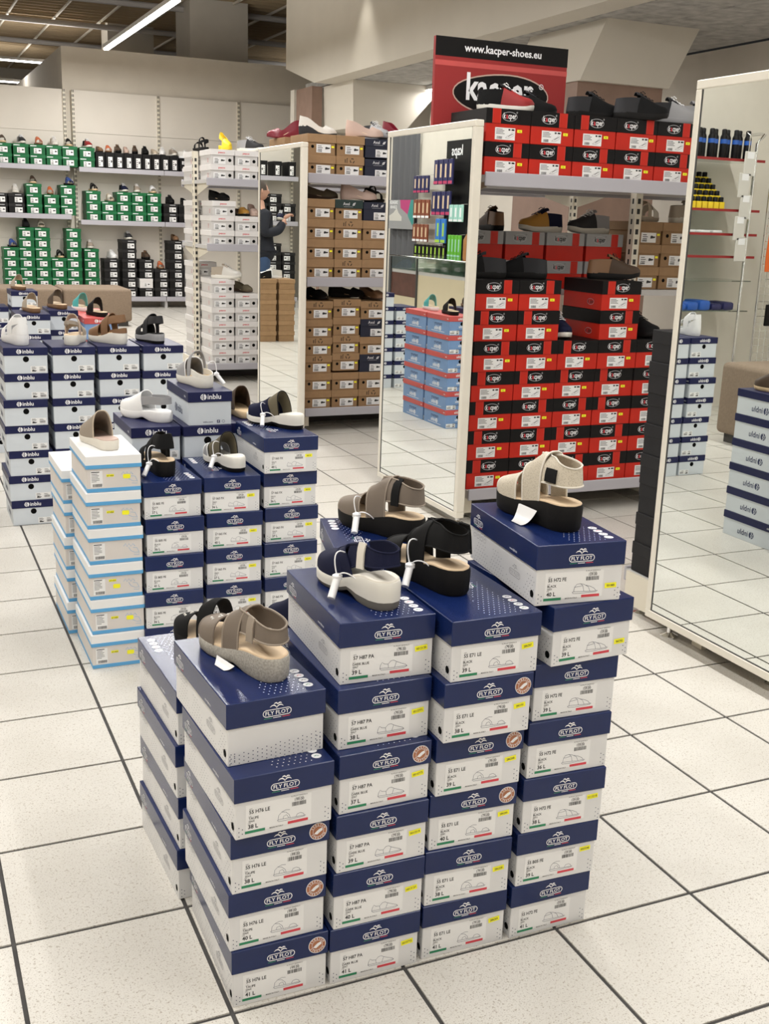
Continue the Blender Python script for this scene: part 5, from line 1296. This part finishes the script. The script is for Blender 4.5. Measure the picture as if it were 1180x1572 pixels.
# peg panel with packs (front faces +x) at x = -2.0
PX = -2.02
t = thing('peg_panel', 'pale panel with a tall black header board seen in the mirror', 'display panel', (PX, 10.4, 0))
link('panel', MB().box(-.03, 0, -1.2, .93, 0, 2.75, 'wall2').mesh('panel'), t)
link('header_board', MB().box(.001, .014, -.45, .22, .75, 2.285, 'k_blk').mesh('header_board'), t)
mb = MB(); fr = FR((.0146, 0, 0), (0, 1, 0), (0, 0, 1)); mb.text(fr, -.05, 2.12, 'kaps', .16, 'wprint', 'c', .02); link('header_lettering', mb.mesh('header_lettering'), t)
t = thing('drape_panel', 'dark grey drape beside the pack display seen in the mirror', 'drape', (PX, 11.75, 0))
mb = MB(); N_ = 28; pts = []
for i in range(N_):
    y = -.42+.84*i/(N_-1); x = .03+.022*math.sin(i*1.15)
    pts += [Vector((x, y, .02)), Vector((x, y, 2.6))]
link('cloth', grid_mesh('cloth', pts, N_, 2, 'grey_drape', .006)[0], t)
link('curtain_rod', MB().tube([(.03, -.45, 2.61), (.03, .45, 2.61)], .012, 'chrome', 8).mesh('curtain_rod', 50), t)
t = thing('poster', 'shoe care poster with purple and teal glow seen in the mirror', 'poster', (PX+.075, 11.72, 1.0))
link('sheet', MB().box(0, .01, -.40, .40, .26, .62, 'poster_grey').mesh('sheet'), t)
mb = MB(); fr = FR((.0104, -.40, .26), (0, 1, 0), (0, 0, 1)); mb.poly(fr, [(.0, .36), (.30, .36), (.16, .15), (0, .02)], 'poster_teal'); mb.poly(fr.off(.0001), [(.1, .36), (.42, .36), (.40, .26), (.18, .18)], 'poster_mag')
mb.poly(fr.off(.0002), [(.36, .10), (.74, .10), (.76, .16), (.62, .20), (.52, .26), (.46, .20), (.36, .15)], 'silver'); mb.text(fr.off(.0003), .62, .31, 'SNEAKER', .06, 'wprint', 'c', .02); mb.text(fr.off(.0003), .62, .255, 'CLEANER', .05, 'wprint', 'c', .02); link('print', mb.mesh('print'), t)
PKM = {}
def pack(c, c2, hgt, wd, key):
    k = (c, c2, hgt, wd)
    if k not in PKM:
        PKM[k] = (MB().rbox(0, .022, -wd/2, wd/2, 0, hgt, c, .004, 1).mesh('blister'), MB().box(.0222, .0232, -wd/2+.003, wd/2-.003, hgt*.02, hgt*.14, c2).box(.0222, .0232, -wd*.22, wd*.12, hgt*.28, hgt*.82, 'tan_insole' if c in ('pk_navy', 'pk_brown') else c2).mesh('pack_print'), MB().tube([(.01, 0, hgt+.004), (-.07, 0, hgt+.012)], .003, 'chrome', 5).mesh('peg_hook'))
    return PKM[k]
PCOL = {'pk_navy': 'navy', 'pk_brown': 'brown', 'pk_mint': 'mint', 'pk_green': 'green', 'pk_blue': 'blue', 'k_blk': 'black'}
def packs(c, c2, ya, yb, n, z0, hgt, word):
    for i in range(n):
        y = ya+(yb-ya)*(i+.5)/n; wd = abs(yb-ya)/n*.86
        t = thing('insole_pack', f'{PCOL[c]} pack, {NTH[i]} from right of the {word} row seen in the mirror', 'pack', (PX+.105, y, z0), 0, 'packs on the peg panel')
        for nm, me in zip(('blister', 'pack_print', 'peg_hook'), pack(c, c2, hgt, round(wd, 3), 0)): link(nm, me, t)
packs('pk_navy', 'pk_pink', 10.22, 10.72, 4, 1.79, .28, 'uppermost navy'); packs('pk_navy', 'pk_pink', 10.84, 11.28, 4, 1.70, .20, 'left upper navy'); packs('pk_navy', 'pk_pink', 10.25, 10.75, 4, 1.44, .27, 'second navy')
packs('pk_brown', 'wprint', 10.80, 11.26, 4, 1.40, .22, 'upper brown'); packs('pk_brown', 'wprint', 10.82, 11.26, 4, 1.12, .21, 'lower brown'); packs('pk_blue', 'pk_lime', 10.34, 10.62, 2, 1.12, .28, 'blue and lime')
packs('pk_mint', 'wprint', 9.93, 10.28, 3, 1.37, .19, 'upper mint'); packs('pk_green', 'pk_mint', 9.95, 10.28, 4, .96, .26, 'lower green'); packs('k_blk', 'pk_lime', 10.32, 11.2, 8, .94, .15, 'lowest black')
t = thing('spray_bottle', 'amber and orange bottle with black cap seen in the mirror', 'bottle', (-1.35, 8.75, .9905))
link('bottle_body', MB().lathe((0, 0, 0), [(.04, 0), (.045, .02), (.045, .20), (.02, .25), (.02, .26)], 'amber', 14).mesh('bottle_body', 50), t); link('cap', MB().lathe((0, 0, .26), [(.022, 0), (.022, .06), (.018, .065)], 'k_blk', 12).mesh('cap', 50), t)
# shoe care stand with glass shelves (front faces -y), seen in the large mirror
t = thing('glass_shelf_stand', 'shoe care stand with glass shelves seen in the large mirror', 'shelving', (-1.5, 5.2, 0))
link('back_board', MB().box(-.85, .55, .16, .19, 0, 2.6, 'wall2').mesh('back_board'), t)
SHZ = (1.865, 1.515, 1.345, 1.185, 1.01, .79)
for z in SHZ:
    link('glass_shelf', MB().box(-.20, .48, -.22, .15, z-.008, z-.001, 'glass').mesh('glass_shelf'), t)
for z in SHZ[:4]: link('red_edge', MB().box(-.20, .48, -.228, -.2205, z-.014, z+.004, 'kred').mesh('red_edge'), t)
link('chrome_post', MB().tube([(-.10, -.235, 0), (-.10, -.235, 1.98), (-.16, -.235, 2.04), (-.25, -.10, 2.06), (-.25, .15, 2.06)], .011, 'chrome', 8).mesh('chrome_post', 50), t)
for i in range(11):
    t = thing('spray_can', f'black spray can with blue band, {NTH[i]} on the top glass shelf', 'can', (-1.045-i*.055, 5.06+.03*(i % 2), 1.8655), 0, 'spray cans on the glass shelf')
    if i == 0:
        c1 = MB().lathe((0, 0, 0), [(.025, 0), (.026, .004), (.026, .15), (.02, .165)], 'k_blk', 12).mesh('can_body', 50); c2 = MB().lathe((0, 0, .105), [(.0265, 0), (.0265, .03)], 'bluep', 12).mesh('blue_band', 50); c3 = MB().lathe((0, 0, .165), [(.018, 0), (.018, .035), (.012, .04)], 'k_blk', 10).mesh('cap', 50)
    link('can_body', c1, t); link('blue_band', c2, t); link('cap', c3, t)
for r in range(5):
    for i in range(7):
        t = thing('polish_jar', f'small yellow and black polish pack, {NTH[i]} from right, {NTH[r]} tier on second shelf', 'jar', (-1.06-i*.052, 5.02+r*.052, 1.5155), 0, 'polish packs on the second glass shelf')
        if r == 0 and i == 0: PJ = {}
        hb = .05+r*.045
        if r not in PJ: PJ[r] = (MB().rbox(-.022, .022, -.022, .022, 0, hb, 'yellow_l', .003, 1).mesh('pack_body'), MB().lathe((0, 0, hb), [(.019, 0), (.019, .03), (.015, .034)], 'k_blk', 10).mesh('cap', 50))
        link('pack_body', PJ[r][0], t); link('cap', PJ[r][1], t)
for i, (x, z) in enumerate(((-1.12, 1.3455), (-1.25, 1.3455), (-1.36, 1.3455))):
    tag(link('insole_pair', MB().rbox(-.045, .045, -.10, .10, 0, .022, 'white_l', .01, 2).mesh('insole_pair', 40), None, (x, 5.1, z)), f'white insole pair, {NTH[i]} on the third glass shelf', 'insoles', 'insoles on the third glass shelf')
for i in range(5):
    tag(link('plastic_bag', MB().rbox(-.05, .05, -.10, .10, 0, .05+.012*(i % 3), 'bluep' if i < 3 else 'pk_navy', .018, 2).mesh('plastic_bag', 40), None, (-1.08-i*.11, 5.08, .7905)), f'blue wrapped sock bag, {NTH[i]} on the lowest glass shelf', 'bag', 'bags on the lowest glass shelf')
t = thing('hanging_strip', 'strip of clear insole packs hanging in front of the glass shelves', 'pack strip', (-1.5, 4.935, 1.15))
for i in range(5):
    link('clear_pack', MB().rbox(-.07+.03*(i % 2), .03+.03*(i % 2), -.012, .0, i*.15, i*.15+.17, 'silver', .004, 1).box(-.05+.03*(i % 2), .01+.03*(i % 2), -.0135, -.0122, i*.15+.12, i*.15+.165, 'wprint').mesh('clear_pack'), t)
link('strip_hook', MB().tube([(0, -.005, .75), (0, -.005, .88), (0, .03, .90)], .004, 'chrome', 6).mesh('strip_hook'), t)
t = thing('wire_grid', 'upright wire grid panel with shoehorns seen in the large mirror', 'grid panel', (-1.98, 4.95, 0))
mb = MB()
for k in range(9): mb.tube([(-.22+k*.055, 0, .40), (-.22+k*.055, 0, 1.75)], .0028, 'chrome', 5)
link('vertical_wires', mb.mesh('vertical_wires'), t); mb = MB()
for k in range(25): mb.tube([(-.225, .004, .42+k*.055), (.225, .004, .42+k*.055)], .0028, 'chrome', 5)
link('horizontal_wires', mb.mesh('horizontal_wires'), t); link('grid_leg', MB().tube([(-.225, 0, 0), (-.225, 0, 1.78), (.225, 0, 1.78), (.225, 0, 0)], .010, 'chrome', 8).mesh('grid_leg', 50), t)
for i, (x, z, m, hh, lab) in enumerate(((-1.80, 1.44, 'k_blk', .36, 'long black shoehorn on the wire grid'), (-1.79, 1.08, 'orange', .34, 'orange shoehorn on the wire grid'), (-1.93, 1.25, 'k_blk', .18, 'black brush pack at the top of the wire grid'), (-1.90, 1.00, 'k_blk', .17, 'black brush pack in the middle of the wire grid'), (-1.86, .68, 'k_blk', .16, 'black brush pack low on the wire grid'))):
    t = thing('shoehorn' if hh > .3 else 'brush_pack', lab, 'shoehorn' if hh > .3 else 'brush', (x, 4.93, z))
    if hh > .3: link('blade', MB().add([(-.018, 0, 0), (.018, 0, 0), (.022, 0, .12), (.010, 0, hh), (-.010, 0, hh), (-.022, 0, .12)]+[(-.018, -.008, 0), (.018, -.008, 0), (.022, -.008, .12), (.010, -.008, hh), (-.010, -.008, hh), (-.022, -.008, .12)], [(0, 1, 2, 3, 4, 5), (11, 10, 9, 8, 7, 6)]+[(k, 6+k, 6+(k+1) % 6, (k+1) % 6) for k in range(6)], m).mesh('blade'), t)
    else: link('pack', MB().rbox(-.04, .04, -.025, 0, 0, hh, m, .005, 1).mesh('pack'), t)
    link('peg_hook', MB().tube([(0, -.02, hh+.006), (0, .02, hh+.010)], .003, 'chrome', 5).mesh('peg_hook'), t)

# ================================================================== PERSON seen in the narrow mirror (faces -x)
def skin_mesh(name, verts, edges, radii, m, parent):
    me = bpy.data.meshes.new(name); me.from_pydata(verts, edges, []); me.materials.append(M[m])
    bm = bmesh.new(); bm.from_mesh(me); ly = bm.verts.layers.skin.verify(); bm.verts.ensure_lookup_table()
    for i, r in enumerate(radii):
        sv = bm.verts[i][ly]; sv.radius = (r, r) if not isinstance(r, tuple) else r; sv.use_root = (i == 0)
    bm.to_mesh(me); bm.free()
    o = link(name, me, parent)
    md = o.modifiers.new('skin', 'SKIN'); md.use_smooth_shade = True
    sb = o.modifiers.new('sub', 'SUBSURF'); sb.levels = 2; sb.render_levels = 2
    return o
pr_ = thing('person', 'person in dark jacket and blue jeans holding a shoe, seen in the mirror', 'person', (-.10, 12.0, 0))
# local frame : faces -x, left hand towards -y
V = [(0, 0, .95), (.0, 0, 1.10), (.0, 0, 1.28), (.01, 0, 1.42), (.0, 0, 1.50), (-.02, 0, 1.57),
     (0, -.17, 1.40), (.02, -.23, 1.15), (-.20, -.18, 1.20), (-.29, -.14, 1.34), (0, .17, 1.40), (.02, .23, 1.15), (-.18, .16, 1.14), (-.28, .12, 1.24),
     (0, -.095, .90), (-.02, -.10, .50), (.02, -.10, .09), (0, .095, .90), (.02, .10, .50), (.06, .10, .09), (-.10, -.11, .04), (-.06, .11, .04)]
Ed = [(0, 1), (1, 2), (2, 3), (3, 4), (4, 5), (3, 6), (6, 7), (7, 8), (8, 9), (3, 10), (10, 11), (11, 12), (12, 13), (0, 14), (14, 15), (15, 16), (0, 17), (17, 18), (18, 19), (16, 20), (19, 21)]
Rr = [.10, .10, .11, .09, .055, .05, .055, .042, .036, .026, .055, .042, .036, .026, .070, .050, .036, .070, .050, .036, .030, .030]
skin_mesh('body', V, Ed, Rr, 'skin', pr_)
jv = [(0, 0, 1.10), (0, 0, 1.28), (.01, 0, 1.42), (0, 0, .95), (0, 0, .76), (0, -.18, 1.405), (.02, -.235, 1.15), (-.19, -.185, 1.195), (-.26, -.150, 1.30), (0, .18, 1.405), (.02, .235, 1.15), (-.17, .165, 1.14), (-.25, .130, 1.21)]
skin_mesh('jacket', jv, [(0, 1), (1, 2), (0, 3), (3, 4), (2, 5), (5, 6), (6, 7), (7, 8), (2, 9), (9, 10), (10, 11), (11, 12)], [.18, .18, .14, .19, .20, .09, .072, .062, .052, .09, .072, .062, .052], 'jacket', pr_)
for sg, ky, kx in ((-1, -.10, -.02), (1, .10, .02)):
    skin_mesh('jeans_leg', [(0, sg*.085, .92), (kx, ky, .50), (kx+.03, ky, .08)], [(0, 1), (1, 2)], [.125, .085, .07], 'jeans', pr_)
    skin_mesh('shoe', [(kx+.05, ky, .045), (kx-.06, ky, .042), (kx-.15, ky, .035)], [(0, 1), (1, 2)], [.045, .045, .034], 'blk_fab', pr_)
# head with face
mb = MB(); rings = []; nz, na = 12, 16
for i in range(nz+1):
    a = PI*i/nz; z = 1.66-.118*math.cos(a)*-1
    r = math.sin(a)
    for k in range(na):
        b = 2*PI*k/na; x = -.012+.098*r*math.cos(b); y = .078*r*math.sin(b)
        zz = 1.665-.118*math.cos(a)
        if math.cos(b) < -.8 and 1.63 < zz < 1.68: x -= .012*(1-abs(zz-1.65)/.03) if abs(zz-1.65) < .03 else 0
        if zz < 1.6: x -= .012*r
        rings.append((x, y, zz))
mb.add(rings, [(i*na+k, i*na+(k+1) % na, (i+1)*na+(k+1) % na, (i+1)*na+k) for i in range(nz) for k in range(na)], 'skin')
mb.lathe((-.118, 0, 1.632), [(.004, 0), (.014, .008), (.010, .028), (.004, .045)], 'skin', 8)
for sg in (-1, 1): mb.lathe((-.005, sg*.080, 1.635), [(.010, 0), (.016, .015), (.014, .045), (.006, .055)], 'skin', 8)
hd = link('head', mb.mesh('head', 70), pr_)
mb = MB()
for sg in (-1, 1): mb.lathe((-.098, sg*.030, 1.668), [(.004, 0), (.010, .004), (.010, .010), (.004, .014)], 'wprint', 8); mb.lathe((-.104, sg*.030, 1.671), [(.002, 0), (.005, .003), (.002, .008)], 'ink', 6)
link('eyes', mb.mesh('eyes', 60), hd)
link('mouth', MB().rbox(-.112, -.100, -.022, .022, 1.594, 1.603, 'rose', .003, 1).mesh('mouth', 60), hd)
hv = []
for i in range(7):
    a = PI*i/12
    for k in range(na):
        b = 2*PI*k/na; r = math.sin(a); hv.append((.004+.108*r*math.cos(b)*(1 if math.cos(b) > -.3 else .985), .089*r*math.sin(b), 1.672+.122*math.cos(a)-(.05*r*max(0, math.cos(b)))))
link('hair', MB().add(hv, [(i*na+k, (i+1)*na+k, (i+1)*na+(k+1) % na, i*na+(k+1) % na) for i in range(6) for k in range(na)], 'hair').mesh('hair', 70), pr_)
# hands : palm and five fingers each, closed on the shoe
for hx, hy, hz, sg in ((-.30, -.13, 1.36, 1), (-.29, .11, 1.26, -1)):
    hv = [(hx+.03, hy, hz-.02), (hx, hy, hz), (hx-.035, hy, hz+.02)]; he = [(0, 1), (1, 2)]; hr = [.022, .028, .026]
    for f in range(4):
        i0 = len(hv); o = (f-1.5)*.017
        hv += [(hx-.06, hy+o, hz+.035), (hx-.085, hy+o+sg*.008, hz+.03), (hx-.092, hy+o+sg*.016, hz+.008)]; he += [(2, i0), (i0, i0+1), (i0+1, i0+2)]; hr += [.0095, .009, .008]
    i0 = len(hv); hv += [(hx-.02, hy+sg*.034, hz+.018), (hx-.045, hy+sg*.046, hz+.024)]; he += [(1, i0), (i0, i0+1)]; hr += [.011, .009]
    skin_mesh('hand', hv, he, hr, 'skin', pr_)
P_('navy_sneaker', 'shoe', 'navy shoe held in the hands of the mirrored person', 'shoe', -.44, 12.10, 1.32, -60)
P_('white_sneaker', 'shoe', 'white shoe on the kraft boxes seen in the narrow mirror', 'shoe', .12, 10.45, .69, 30); P_('black_loafer', 'shoe', 'black shoe on the kraft boxes seen in the narrow mirror', 'shoe', .25, 10.45, .69, -20)
